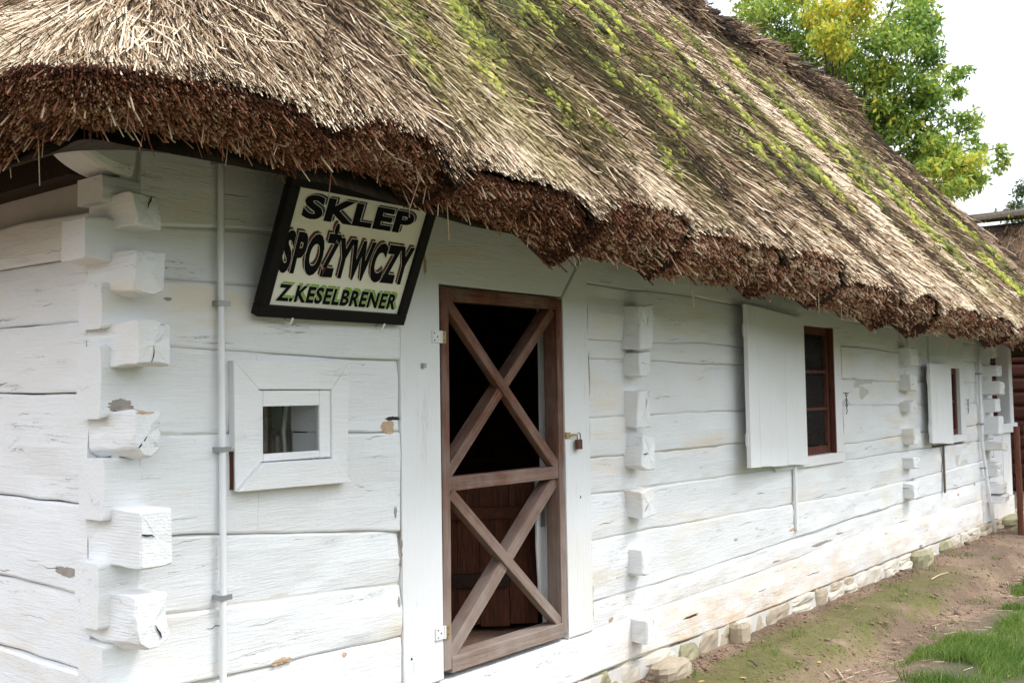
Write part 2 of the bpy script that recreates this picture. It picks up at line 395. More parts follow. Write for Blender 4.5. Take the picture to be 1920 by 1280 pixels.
# ------------------------------------------------------------------ ground
def ground_z(x, y):
    x = np.asarray(x, float); y = np.asarray(y, float)
    z = -.012 + .0 * x
    z = z - .03 * np.clip(-y, 0, .9)
    rut = -.62 + .10 * noise(x * 1.1, 3.3) + .05 * noise(x * 4, 1.3)
    d = y - rut
    z = z - .095 / (1 + np.exp((d) / .022))                    # step down into the washed-out rut
    z = z + .06 / (1 + np.exp((d + .42) / .06))                 # grass bank rises again
    z = z + .018 * fbm(x * 2.2, y * 2.2, 0, 5) + .006 * fbm(x * 14, y * 14, 0, 15) + .010 * fbm(x * 9, y * 9, 0, 6) * np.exp(-((d + .15) / .35) ** 2) * 2
    return z
def build_ground():
    xs = np.concatenate([np.linspace(-600, -6, 12), np.arange(-5, 1.8, .3), np.arange(2, 9, .035), np.arange(9, 16, .08), np.linspace(16.5, 30, 20), np.linspace(40, 900, 14)])
    ys = np.concatenate([np.linspace(-600, -8, 12), np.arange(-7, -2.6, .3), np.arange(-2.5, .2, .035), np.linspace(.3, 8, 16), np.linspace(12, 900, 14)])
    X_, Y_ = np.meshgrid(xs, ys, indexing='ij'); Z_ = ground_z(X_, Y_)
    far = np.clip((np.hypot(X_ - 4, Y_) - 20) / 20, 0, 1); Z_ = Z_ * (1 - far) - .06 * far
    V = np.stack([X_.ravel(), Y_.ravel(), Z_.ravel()], 1); nx, ny = len(xs), len(ys)
    i, j = np.meshgrid(np.arange(nx - 1), np.arange(ny - 1), indexing='ij'); a = (i * ny + j).ravel()
    F = np.stack([a, a + ny, a + ny + 1, a + 1], 1)
    mobj('ground', V, F, M['ground'], smooth=True, kind='structure')
build_ground()

# ------------------------------------------------------------------ the house
house = thing('log_cottage', (0.15, 0, 0), 'whitewashed log cottage under a mossy thatched roof', 'cottage')

def log(name, axis, a0, a1, zb, zt, face, depth, mat, parent, seed, blk0=None, blk1=None, block_z=None, step=.035, amp=.007, out=-1, bev=.006):
    """hewn log running along axis. zb, zt: functions of the run coordinate. face: outer plane. out: sign of outward normal on the other axis.
       block_z=(z0,z1) trims the part of the log with coordinate < blk0 to that height (the notched corner head)"""
    n = max(4, int((a1 - a0) / step)); A = np.linspace(a0, a1, n + 1)
    if block_z is not None: A = np.sort(np.concatenate([A[np.abs(A - blk0) > .012], [blk0 - .008, blk0 + .004]]))
    T = zt(A).astype(float).copy(); B = zb(A).astype(float).copy()
    tb = T - B
    gp = np.clip(.5 + 1.2 * noise(A * 1.7, seed, 0, 12), .1, 1.3)
    T = T - .0008 - .0026 * gp * (1 + .6 * noise(A * 9, seed, 0, 3)); B = B + .0008 + .0022 * (1 + noise(A * 9, seed, 5, 4)) * gp
    if block_z is not None:
        mk = A < blk0
        T[mk] = block_z[1] + .006 * noise(A[mk] * 30, seed); B[mk] = block_z[0] + .006 * noise(A[mk] * 30, seed, 2)
    prof = [(0, 0), (.25, .006), (1, .05), (1.15, .25), (1.2, .5), (1.15, .75), (1, .95), (.25, .994), (0, 1)]
    V = []
    nf = 9
    offs = .008 * noise(A * .7, seed * 1.7, 0, 8)
    for i, a in enumerate(A):
        h = T[i] - B[i]
        for k in range(nf):
            u = [0, .006, .05, .22, .5, .78, .95, .994, 1][k]
            inset = [bev, bev * .45, .0, 0, 0, 0, 0, bev * .45, bev][k]
            uu = u if k not in (1, 2, 6, 7) else ((bev * .4 / h) if k == 1 else (bev * 1.6 / h) if k == 2 else 1 - (bev * 1.6 / h) if k == 6 else 1 - (bev * .4 / h))
            z = B[i] + h * uu
            bulge = .005 * (1 - (2 * uu - 1) ** 2)
            dsp = float(amp * noise(a * 2.3, z * 9, seed, 2) + amp * .5 * noise(a * 8, z * 30, seed, 3)) + bulge + offs[i]
            p = face + out * (dsp - inset)
            V.append((a, p, z))
        V.append((a, face - out * depth, T[i])); V.append((a, face - out * depth, B[i]))
    m_ = nf + 2; V = np.array(V); F = []
    if axis == 'y': V = V[:, [1, 0, 2]]
    for i in range(len(A) - 1):
        for k in range(m_):
            l = (k + 1) % m_; F.append((i * m_ + k, i * m_ + l, (i + 1) * m_ + l, (i + 1) * m_ + k))
    F += [tuple(range(m_)), tuple((len(A) - 1) * m_ + k for k in range(m_ - 1, -1, -1))]
    return mobj(name, V, F, mat, parent)

def seamf(z0, z1, x0, x1, seed, amp=.008):
    return lambda A: z0 + (z1 - z0) * (A - x0) / (x1 - x0) + amp * noise(A * 1.4, seed, 0, 9) + amp * .35 * noise(A * 6, seed, 0, 10)
# section A: corner to the door post
SA = [(.105, .11), (.36, .34), (.615, .577), (.875, .80), (1.145, 1.01), (1.475, 1.43), (1.775, 1.75), (2.0, 2.02), (2.18, 2.29), (2.52, 2.52)]
BLK = [(.16, .31), (.40, .55), (.615, .792), (.844, 1.06), (1.198, 1.40), (1.535, 1.765), (1.828, 1.978), (2.056, 2.195), (2.25, 2.335)]
XE = [.14, .13, .135, .125, .135, .128, .13, .072, .125]
for i in range(9):
    f0 = seamf(*SA[i], .15, 1.5, 40 + i) if i else (lambda A: .105 + .0 * A)
    f1 = seamf(*SA[i + 1], .15, 1.5, 41 + i)
    fc = [0, .004, -.004, .003, -.002, .004, -.003, .004, .0][i]
    if i in (4, 5):       # parted round the little window
        log('log', 'x', XE[i], .752, f0, f1, fc, .15, M['px'], house, 10 + i, .27, None, BLK[i])
        log('log', 'x', 1.042, 1.497, f0, f1, fc, .15, M['px'], house, 10 + i)
        if i == 4: log('log', 'x', .7525, 1.0415, f0, lambda A: 1.372 + 0 * A, fc, .15, M['px'], house, 10 + i)
        else: log('log', 'x', .7525, 1.0415, lambda A: 1.575 + 0 * A, f1, fc, .15, M['px'], house, 10 + i)
    else: log('log', 'x', XE[i], 1.497, f0, f1, fc, .15, M['px'], house, 10 + i, .27, None, BLK[i])
# top plate with its carved head
def plate():
    V = []; F = []
    xs = np.concatenate([np.linspace(-.02, .26, 12), np.linspace(.3, 11.0, 60)])
    for x in xs:
        z0 = float(2.527 + .006 * noise(x * 2, 9)) - .16 * max(0, min(1, (x - 2.2) / 3)) ; z1 = 2.84
        if x < 1.5 : z0 = 2.527
        if x < .25:
            tt = (x + .02) / .27; z0 = 2.345 + .18 * (1 - math.sqrt(max(0, 1 - (1 - tt) ** 2))) if True else z0
        for (y, z) in ((-.012, z0 + .012), (-.02, z0 + .03), (-.018, (z0 + z1) / 2), (-.01, z1), (.15, z1), (.15, z0), (.0, z0)):
            V.append((x, y, z))
    n = 7
    for i in range(len(xs) - 1):
        for k in range(n): F.append((i * n + k, i * n + (k + 1) % n, (i + 1) * n + (k + 1) % n, (i + 1) * n + k))
    F += [tuple(range(n)), tuple((len(xs) - 1) * n + k for k in range(n - 1, -1, -1))]
    o = mobj('wall_plate', V, F, M['px'], house); return o
plate()
# door posts and lintel
def prism_xz(poly, y0, y1, name, mat, parent, bev=.006):
    """polygon in x,z extruded between y0 (front) and y1, front edge chamfered"""
    n = len(poly); P = np.array(poly, float); c = P.mean(0)
    inn = P + (c - P) / np.linalg.norm(c - P, axis=1)[:, None] * bev * 1.3
    V = [(x, y0, z) for x, z in inn] + [(x, y0 + bev, z) for x, z in P] + [(x, y1, z) for x, z in P]
    F = [tuple(range(n - 1, -1, -1))] + [(i, (i + 1) % n, n + (i + 1) % n, n + i) for i in range(n)] + [(n + i, n + (i + 1) % n, 2 * n + (i + 1) % n, 2 * n + i) for i in range(n)] + [tuple(2 * n + i for i in range(n))]
    area = sum(P[i][0] * P[(i + 1) % n][1] - P[(i + 1) % n][0] * P[i][1] for i in range(n))
    return mobj(name, V, F, mat, parent)
prism_xz([(1.502, .335), (1.752, .335), (1.752, 2.10), (1.60, 2.29), (1.502, 2.29)], -.012, .16, 'door_post', M['pz'], house)
prism_xz([(2.703, .335), (2.927, .335), (2.927, 2.37), (2.882, 2.31), (2.703, 2.095)], -.010, .16, 'door_post', M['pz'], house)
prism_xz([(1.757, 2.096), (2.70, 2.098), (2.905, 2.35), (2.93, 2.385), (2.93, 2.525), (1.502, 2.525), (1.502, 2.30), (1.602, 2.298)], -.006, .16, 'lintel', M['px'], house)
# section B and beyond
def SB(z0, z1, z2, seed):   # value at x=3.5, 7, 11
    return lambda A: np.interp(A, [2.9, 3.6, 7, 11.2], [z0, z0, z1, z2]) + .007 * noise(A * 1.2, seed, 0, 9) + .003 * noise(A * 5, seed, 0, 10)
lowS = [SB(.108, .108, .09, 1), SB(.335, .40, .36, 2), SB(.475, .56, .58, 3), SB(.80, .74, .80, 4), SB(1.045, 1.02, 1.02, 5)]
lowS[0] = lambda A: .108 + .012 * noise(A * .9, 3) + .0 * A
# long sill runs under the door too
log('sill_log', 'x', 1.50, 11.05, lowS[0], lambda A: np.interp(A, [1.5, 2.9, 3.6, 7, 11.2], [.33, .333, .335, .40, .36]) + .003 * noise(A * 5, 2), -.012, .18, M['px'], house, 31, step=.05)
for i in (1, 2, 3):
    log('log', 'x', 2.93 if i < 9 else 0, 11.05, lowS[i], lowS[i + 1], [-.002, .006, .0, .004][i], .15, M['px'], house, 50 + i, step=.05)
upB = [SB(1.045, 1.02, 1.02, 5), SB(1.244, 1.244, 1.2, 6), SB(1.459, 1.459, 1.46, 7), SB(1.775, 1.76, 1.7, 8), SB(1.892, 1.90, 1.9, 9), SB(2.19, 2.15, 2.05, 10), SB(2.53, 2.37, 2.37, 11)]
upC = [SB(1.045, 1.02, 1.02, 5), SB(1.158, 1.158, 1.2, 12), SB(1.46, 1.46, 1.42, 13), SB(1.674, 1.674, 1.64, 14), SB(1.949, 1.949, 1.86, 15), SB(2.19, 2.15, 2.05, 10)]
for i in range(5):
    log('log', 'x', 2.93, 5.18, upB[i], upB[i + 1], [.006, -.006, .0, .007, -.004][i], .15, M['px'], house, 70 + i)
for i in range(5):
    log('log', 'x', 6.52, 8.78, upC[i], upC[i + 1], [.004, -.004, .005, -.003, .003][i], .15, M['px'], house, 80 + i, step=.05)
for i in range(5):
    log('log', 'x', 9.92, 11.05, upC[i], upC[i + 1], [.0, -.004, .005, -.003, .003][i], .15, M['px'], house, 90 + i, step=.06)
log('log', 'x', 2.93, 11.05, upB[5], lambda A: np.interp(A, [2.9, 11.2], [2.53, 2.37]), -.006, .15, M['px'], house, 97, step=.06)
# lime chinking behind all the seams (recessed)
for a, b_ in (((.2, .011, .10), (.75, .06, 2.5)), ((1.045, .011, .10), (1.5, .06, 2.5)), ((.75, .011, .10), (1.045, .06, 1.37)), ((.75, .011, 1.575), (1.045, .06, 2.5)), ((2.93, .011, .10), (5.2, .06, 2.5)), ((5.2, .011, .10), (9.9, .06, 1.0)), ((6.5, .011, 1.0), (8.8, .06, 2.5)), ((9.9, .011, .1), (11.0, .06, 2.5))):
    q = MB(); q.box(a, b_); q.build('chinking', M['mortar'], house)
# end wall (runs back along y)
SE = [.10, .40, .68, .935, 1.23, 1.62, 1.865, 2.09, 2.24, 2.345]
EB = [(.22, .36), (.49, .64), (.777, .964), (1.05, 1.24), (1.394, 1.556), (1.701, 1.847), (1.933, 2.084), (2.155, 2.272)]
EY = [-.16, -.15, -.15, -.17, -.13, -.15, -.14, -.13, -.10]
for i in range(9):
    s0 = (lambda k: (lambda A: SE[k] + (.012 * (A) if k > 2 else .0 * A) + .008 * noise(A * 1.6, k * 3, 0, 9) + .003 * noise(A * 6, k, 0, 10)))(i)
    s1 = (lambda k: (lambda A: SE[k] + (.012 * (A) if k > 2 else .0 * A) + .008 * noise(A * 1.6, k * 3, 0, 9) + .003 * noise(A * 6, k, 0, 10)))(i + 1)
    if i < 8: log('log', 'y', .145, 4.1, s0, s1, .168 + [.002, -.003, .003, -.002, .004, -.003, .002, 0][i], .10, M['py'], house, 110 + i, step=.05, out=-1)
# heads of the end-wall logs, seen on the front
def head(x0, x1, y0, y1, z0, z1, seed, parent, mat_, round_=.012, round_bottom=0., name='log_head'):
    nx, nz_, ny = 7, 7, 5
    V = []; F = []
    for j in range(ny + 1):
        y_t = (0, .03, .2, .45, .75, 1); y = y0 + (y1 - y0) * y_t[j]
        ring = []
        W2, H2 = (x1 - x0) / 2, (z1 - z0) / 2; cr_ = .006
        for s in range(24):
            cn = s // 6; kk = s % 6; sx_, sz_ = ((1, 1), (-1, 1), (-1, -1), (1, -1))[cn]
            if kk < 4:
                ta = math.radians(cn * 90 + kk * 30); lx = sx_ * (W2 - cr_) + cr_ * math.cos(ta); lz = sz_ * (H2 - cr_) + cr_ * math.sin(ta)
            else:
                nx_, nz2 = ((-1, 1), (-1, -1), (1, -1), (1, 1))[cn]; g_ = (kk - 3) / 3
                lx = sx_ * W2 * (1 - g_) + nx_ * W2 * g_; lz = sz_ * H2 * (1 - g_) + nz2 * H2 * g_
            ux, uz = lx / W2, lz / H2
            sh = 1 - (.006 / W2 if j == 0 else 0)
            x = (x0 + x1) / 2 + ux * W2 * sh; z = (z0 + z1) / 2 + uz * H2 * (1 - (.006 / H2 if j == 0 else 0))
            if round_bottom and uz < 0: z += round_bottom * (abs(ux) ** 2) * abs(uz)
            tp = 1 - y_t[j]; rz = random.Random(seed); tx, tz, ts = rz.uniform(-.014, .014), rz.uniform(-.012, .012), rz.uniform(-.06, .10)
            x = (x0 + x1) / 2 + (x - (x0 + x1) / 2) * (1 - ts * tp) + tx * uz * tp; z = (z0 + z1) / 2 + (z - (z0 + z1) / 2) * (1 - ts * .6 * tp) + tz * ux * tp
            x += .006 * float(noise(z * 16, y * 14, seed)) + .003 * float(noise(z * 60, y * 40, seed)); z += .007 * float(noise(x * 20, y * 14, seed + 3)) + .003 * float(noise(x * 60, y * 40, seed + 5))
            ring.append((x, y + .006 * float(noise(x * 20, z * 20, seed)) * (j == 0), z))
        V += ring
    for j in range(ny):
        for s in range(24): F.append((j * 24 + s, j * 24 + (s + 1) % 24, (j + 1) * 24 + (s + 1) % 24, (j + 1) * 24 + s))
    # end face with a drying check: a slit from the heart outwards
    rz = random.Random(seed + 9); base_ = list(range(24)); cx, cz = (x0 + x1) / 2, (z0 + z1) / 2; n0 = len(V)
    for s in range(24):
        p = V[s]; g_ = .5; V.append((cx + (p[0] - cx) * g_, p[1] - .0015 + .002 * rz.random(), cz + (p[2] - cz) * g_))
    V.append((cx, V[0][1] - .001, cz))
    for s in range(24):
        k = (s + 1) % 24; F.append((k, s, n0 + s, n0 + k)); F.append((n0 + k, n0 + s, n0 + 24))
    o = mobj(name, V, F, mat_, parent)
    if rz.random() < .75:
        a_ = rz.uniform(0, 6.28); L_ = min(x1 - x0, z1 - z0) * .46; w_ = rz.uniform(.0015, .004); yy = V[0][1] - .004
        pts_ = [(cx + math.cos(a_) * L_ * q + .004 * rz.uniform(-1, 1), cz + math.sin(a_) * L_ * q + .004 * rz.uniform(-1, 1)) for q in (.1, .4, .7, 1.0)]
        Vc = []
        for (qx, qz), ww in zip(pts_, (.2, .7, 1, .6)):
            Vc += [(qx - math.sin(a_) * w_ * ww, yy, qz + math.cos(a_) * w_ * ww), (qx + math.sin(a_) * w_ * ww, yy, qz - math.cos(a_) * w_ * ww)]
        Vb = [(a, b_ + .02, c) for a, b_, c in Vc]
        Fc = [(2 * q, 2 * q + 1, 2 * q + 3, 2 * q + 2) for q in range(3)]
        mobj('drying_check', Vc + Vb, Fc + [tuple(i + 8 for i in f) for f in Fc], M['hole'], parent)
    return o
for i in range(8):
    head(.162, [.285, .29, .287, .288, .272, .292, .278, .268][i], EY[i], .14, EB[i][0], EB[i][1], 130 + i, house, M['pend'], round_bottom=[0, .02, .03, .0, .035, 0, .02, 0][i])
# heads of the cross walls
J1 = [(1.841, 2.084), (1.679, 1.829), (1.398, 1.601), (1.157, 1.347), (.898, 1.051), (.568, .728), (.216, .346)]
for i, (a, b_) in enumerate(J1):
    head(3.29 - .0 * i, 3.43 - .002 * i, -.115 + .012 * (i % 3), .1, a, b_, 150 + i, house, M['pend'], round_bottom=.02 * (i % 2))
J2 = [(1.811, 1.963), (1.578, 1.719), (1.394, 1.481), (1.091, 1.23), (.867, .972), (.602, .749)]
for i, (a, b_) in enumerate(J2):
    head(7.92, 8.11, -.115 + .012 * (i % 3), .1, a, b_, 160 + i, house, M['pend'])
J3 = [(1.924, 2.061), (1.722, 1.847), (1.516, 1.663), (1.323, 1.47), (1.079, 1.271), (.895, .993), (.614, .757), (.42, .539), (.329, .41)]
for i, (a, b_) in enumerate(J3):
    head(10.66, 10.86 + .04 * (i % 2), -.13 - .03 * (i % 3), .1, a, b_, 170 + i, house, M['pblock'])
# dark boarding under the thatch on the end wall
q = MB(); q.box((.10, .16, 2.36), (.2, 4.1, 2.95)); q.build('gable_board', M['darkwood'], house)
q = MB(); q.box((.23, .17, .1), (.27, 4.1, 2.4)); q.build('chinking', M['mortar'], house)

from mathutils.bvhtree import BVHTree
def _skin():
    V, F = [], []
    for o in bpy.data.objects:
        if o.type == 'MESH' and o.name.split('.')[0] in ('log', 'sill_log', 'door_post', 'lintel', 'log_head', 'wall_plate'):
            b0 = len(V); off = root_off(o); V += [v.co + off for v in o.data.vertices]; F += [[i + b0 for i in p.vertices] for p in o.data.polygons]
    return BVHTree.FromPolygons(V, F)
SKIN = _skin()
def surf(x, z, plane='y'):
    """outer face of the timber at that spot"""
    if plane == 'y':
        h = SKIN.ray_cast(Vector((x, -1, z)), Vector((0, 1, 0))); return h[0].y if h[0] is not None and h[0].y < .03 else -.005
    h = SKIN.ray_cast(Vector((-1, x, z)), Vector((1, 0, 0))); return h[0].x if h[0] is not None and h[0].x < .2 else .165
# peeled patches: thin flakes of bare wood with an edge of their own
def patch(cx, cz, w, h, seed, mat, parent=house, plane='y', at=-.014):
    n = 40; r = []
    for k in range(n):
        t = 2 * math.pi * k / n; rr = 1 + .25 * float(noise(math.cos(t) * 1.2 + seed, math.sin(t) * 1.2, seed)) + .18 * float(noise(math.cos(t) * 5 + seed, math.sin(t) * 5, seed)) + .14 * float(noise(math.cos(t) * 14 + seed, math.sin(t) * 14, seed))
        r.append((cx + math.cos(t) * w * rr / 2, cz + math.sin(t) * h * rr / 2))
    q_ = [((x + cx) / 2, (z + cz) / 2) for x, z in r]
    V = [(x, surf(x, z, plane) - .0006, z) for x, z in r] + [(x, surf(x, z, plane) - .0016, z) for x, z in q_] + [(cx, surf(cx, cz, plane) - .0018, cz)]
    if plane == 'x': V = [(b_, a, c) for a, b_, c in V]
    F = [(k, (k + 1) % n, n + (k + 1) % n, n + k) for k in range(n)] + [(n + k, n + (k + 1) % n, 2 * n) for k in range(n)]
    mobj('bare_patch', V, F, mat, parent)
patch(.20, 1.572, .10, .045, 1, M['peeledgrey'], at=-.018)
patch(.215, 1.553, .07, .018, 2, M['peeled'], at=-.0205)
patch(1.435, 1.458, .085, .062, 3, M['peeled'], at=-.021)
patch(1.46, 1.497, .07, .018, 4, M['hole'], at=-.0215)
patch(.27, 1.005, .16, .035, 5, M['peeledgrey'], plane='x', at=.150)
patch(5.50, .59, .16, .02, 6, M['peeled'], at=-.020)
patch(6.0, .425, .40, .025, 7, M['peeledgrey'], at=-.022)
patch(2.935, .47, .022, .22, 8, M['peeledgrey'], at=-.0145)
patch(2.945, 1.70, .010, .20, 9, M['peeledgrey'], at=-.0145)
patch(.11, .50, .04, .07, 10, M['peeledgrey'], at=-.014)
patch(8.3, .13, .10, .03, 11, M['peeledgrey'], at=-.026)
patch(3.95, .235, .22, .012, 12, M['hole'], at=-.028)
patch(1.495, .95, .018, .16, 13, M['peeledgrey'], at=-.0145)
patch(1.66, 2.205, .022, .15, 14, M['peeled'], at=-.0145)

def slit(x, z, L, w, slope, seed, at=-.0125, plane='y'):
    """a drying check along the grain"""
    n = 9; V = []
    for k in range(n):
        t_ = k / (n - 1); ww = w * math.sin(math.pi * min(1, t_ * .9 + .08)) * (.6 + .5 * random.random())
        cx = x + L * t_; cz = z + slope * L * t_ + .006 * float(noise(t_ * 5, seed)); V += [(cx, surf(cx, cz, plane) - .0012, cz - ww / 2), (cx, surf(cx, cz, plane) - .0012, cz + ww / 2)]
    V += [(a, b_ + .004, c) for a, b_, c in V]
    if plane == 'x': V = [(b_, a, c) for a, b_, c in V]
    F = [(2 * k, 2 * k + 2, 2 * k + 3, 2 * k + 1) for k in range(n - 1)]
    mobj('drying_check', V, F + [tuple(i + 2 * n for i in f) for f in F], M['hole'], house)
rq = random.Random(21)
for k in range(46):
    if k < 20: x_, z_ = rq.uniform(.36, 1.3), rq.uniform(.45, 2.4); at_ = -.0185
    else: x_, z_ = 2.98 + 7.6 * rq.random() ** 1.6, rq.uniform(.18, 1.02) if rq.random() < .6 else rq.uniform(1.1, 2.1); at_ = -.0195
    if .55 < x_ < 1.22 and 1.2 < z_ < 1.78: continue
    if 4.3 < x_ < 6.6 and z_ > 1.0: continue
    if 8.2 < x_ < 9.95 and z_ > 1.0: continue
    slit(x_, z_, rq.uniform(.04, .20) * (1 if x_ < 4 else 1.5), rq.uniform(.0012, .0034) * (1 if x_ < 4 else 1.6), rq.uniform(-.06, .06), k, at_ if k % 2 else at_ + .003)
for k in range(12): slit(rq.uniform(.2, 1.0), rq.uniform(.5, 2.2), rq.uniform(.05, .22), rq.uniform(.0012, .003), rq.uniform(-.05, .05), 80 + k, .1505, 'x')
for k, (x_, z_, w_, h_, mt_) in enumerate([(.37, 1.94, .03, .012, 'peeledgrey'), (1.47, 1.10, .02, .05, 'peeledgrey'), (1.485, .72, .018, .04, 'peeledgrey'), (.86, .60, .09, .03, 'peeled'), (1.18, .56, .03, .02, 'peeled'), (4.6, .62, .05, .015, 'peeled'),
        (5.2, .40, .12, .012, 'peeledgrey'), (6.4, .46, .16, .014, 'peeledgrey'), (9.6, .50, .07, .03, 'peeled'), (10.2, .56, .06, .03, 'peeledgrey'), (3.12, .36, .05, .03, 'peeled'), (1.55, .47, .012, .012, 'hole'), (2.83, 1.05, .01, .014, 'hole'), (7.4, .35, .10, .012, 'peeled')]):
    patch(x_, z_, w_, h_, 40 + k, M[mt_], at=-.0195)
# ------------------------------------------------------------------ small window
win = group_part('window', house)
def board_quad(pts, y0, y1, name, mat, parent):
    n = len(pts); V = [(x, y0, z) for x, z in pts] + [(x, y1, z) for x, z in pts]
    F = [tuple(range(n - 1, -1, -1)), tuple(range(n, 2 * n))] + [(i, (i + 1) % n, n + (i + 1) % n, n + i) for i in range(n)]
    o = mobj(name, V, F, mat, parent)
    bv = o.modifiers.new('bevel', 'BEVEL'); bv.width = .003; bv.segments = 2; bv.limit_method = 'ANGLE'
    return o
o_ = [(.63, 1.255), (1.172, 1.25), (1.185, 1.73), (.625, 1.73)]
i_ = [(.742, 1.352), (1.092, 1.348), (1.092, 1.622), (.738, 1.624)]
for k in range(4):
    l = (k + 1) % 4
    g_ = .0015
    board_quad([o_[k], o_[l], i_[l], i_[k]], [-.058, -.036, -.035, -.036][k], -.0, 'casing_board', M['pframe'], win)
q = MB(); q.box((.6215, -.030, 1.262), (.6265, -.002, 1.40)); q.build('bare_edge', M['brown_z'], win)
for a, b_ in (((.742, -.026, 1.355), (.762, -.0, 1.620)), ((1.036, -.026, 1.355), (1.092, -.0, 1.620)), ((.7625, -.0255, 1.355), (1.0355, 0, 1.383)), ((.7625, -.0255, 1.56), (1.0355, 0, 1.620))):
    q = MB(); q.box(a, b_); o = q.build('sash', M['pframe'], win)
    bv = o.modifiers.new('bevel', 'BEVEL'); bv.width = .003; bv.segments = 2
q = MB(); q.box((.758, -.018, 1.38), (1.042, -.014, 1.565)); q.build('pane', M['glass'], win)
# ------------------------------------------------------------------ lattice door
door = group_part('lattice_door', house)
def bar(name, p0, p1, w, d, y, mat, seed, parent=door, n=14, amp=.05):
    a = np.array([p0[0], y + d / 2, p0[1]]); b_ = np.array([p1[0], y + d / 2, p1[1]]); L = np.linalg.norm(b_ - a); u = (b_ - a) / L
    v, f = beam((0, 0, 0), (0, 0, L), (0, 1, 0), w, d, n, .004, amp, seed)
    o = mobj(name, v, f, mat); o.parent = parent
    yy = np.array([0, 1., 0]); xx = np.cross(yy, u)
    mt_ = Matrix((xx, yy, u)).transposed().to_4x4(); mt_.translation = Vector(a) - root_off(parent); o.matrix_local = mt_
    return o
bar('stile', (1.786, .372), (1.786, 2.083), .052, .06, -.010, M['door_z'], 1)
bar('stile', (2.672, .372), (2.672, 2.083), .046, .09, -.010, M['door_z'], 2)
bar('rail', (1.813, 2.053), (2.648, 2.055), .060, .06, -.008, M['door_z'], 3)
bar('rail', (1.813, 1.188), (2.648, 1.188), .062, .065, -.006, M['door_z'], 4)
bar('rail', (1.813, .388), (2.648, .392), .070, .10, -.012, M['door_z'], 5)
bar('brace', (1.822, 2.020), (2.640, 1.222), .052, .045, -.004, M['door_z'], 6)
bar('brace', (2.640, 2.018), (1.822, 1.226), .052, .075, .010, M['door_z'], 7)
bar('brace', (1.822, 1.150), (2.640, .430), .052, .050, -.004, M['door_z'], 8)
bar('brace', (2.640, 1.150), (1.822, .430), .062, .075, .010, M['door_z'], 9)
def hinge(x, z, s=1):
    h = group_part('hinge', door)
    q = MB(); q.box((x - .058, -.019, z - .027), (x - .006, -.0122, z + .027)); o = q.build('hinge', M['pframe'], door); bpy.data.objects.remove(h)
    q = MB(); q.box((x + .006, -.0145, z - .027), (x + .036, -.0102, z + .027)); q.build('hinge_leaf', M['brass'], o)
    v, f = tube([(x, -.018, z - .028), (x, -.018, z + .028)], .006, 8); mobj('hinge_pin', v, f, M['pframe'], o)
    for dx, dz in ((-.045, .016), (-.045, -.016), (-.025, .0), (.024, .014), (.024, -.014)):
        v, f = tube([(x + dx, -.0205 if dx < 0 else -.0155, z + dz), (x + dx, -.01, z + dz)], .0035, 8); mobj('screw', v, f, M['hole'], o)
hinge(1.756, 1.855); hinge(1.756, .545)
q = MB(); q.box((1.628, -.028, 1.715), (1.648, -.012, 1.735)); q.build('staple', M['steel'], door)
# hasp on the right stile
q = MB(); q.box((2.70, -.020, 1.362), (2.738, -.012, 1.392)); q.build('hasp', M['brass'], door)
v, f = tube([(2.735, -.018, 1.378), (2.752, -.03, 1.380), (2.768, -.034, 1.378)], .006, 8); mobj('hasp_loop', v, f, M['brass'], door)
# padlock: a thing of its own
pl = thing('padlock', (2.79, -.035, 1.30), 'small rusty brown padlock hanging from the hasp of the lattice door', 'padlock')
v, f = beam((2.79, -.035, 1.302), (2.79, -.035, 1.352), (0, 1, 0), .045, .02, 4, .005, .03, 3); mobj('body', v, f, M['rust'], pl)
pts = [(2.776, -.035, 1.35), (2.776, -.035, 1.372)] + [(2.79 - .014 * math.cos(t), -.035, 1.372 + .016 * math.sin(t)) for t in np.linspace(.3, math.pi - .3, 7)] + [(2.804, -.035, 1.372), (2.804, -.035, 1.35)]
v, f = tube(pts, .0035, 8); mobj('shackle', v, f, M['steel'], pl, True)

# ------------------------------------------------------------------ interior
FZ = .335
fl = group_part('floor', house)
for k in range(14):
    q = MB(); y0 = .19 + k * .21; q.box((.45, y0 + .002, FZ - .04), (4.2, y0 + .208, FZ - .003 * (k % 2))); q.build('floor_board', M['floor'], fl)
iw = group_part('inner_wall', house)
for k in range(10):       # back wall of hewn planks
    z0 = FZ + k * .225; q = MB(); q.box((.45, 2.6 + .01 * (k % 2), z0 + .003), (4.2, 2.7, z0 + .222)); q.build('plank', M['brown_x'], iw)
for k in range(10):
    z0 = FZ + k * .225; q = MB(); q.box((4.1, .2, z0 + .003), (4.2 - .01 * (k % 2), 2.6, z0 + .222)); q.build('plank', M['brown_z'], iw)
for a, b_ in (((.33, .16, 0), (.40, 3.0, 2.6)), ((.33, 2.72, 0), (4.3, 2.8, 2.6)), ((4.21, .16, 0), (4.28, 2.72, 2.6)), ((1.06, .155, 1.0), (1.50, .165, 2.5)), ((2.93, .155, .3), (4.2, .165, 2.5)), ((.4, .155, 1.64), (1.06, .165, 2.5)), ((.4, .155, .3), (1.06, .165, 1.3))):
    q = MB(); q.box(a, b_); q.build('leak_lining', M['darkwood'], iw)  # lining added to stop daylight leaking through the plank gaps
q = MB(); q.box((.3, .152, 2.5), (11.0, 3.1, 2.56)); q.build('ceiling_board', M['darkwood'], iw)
q = MB(); q.box((4.2, .3, .1), (11.0, 3.1, .33)); q.build('earth_fill', M['darkwood'], iw)
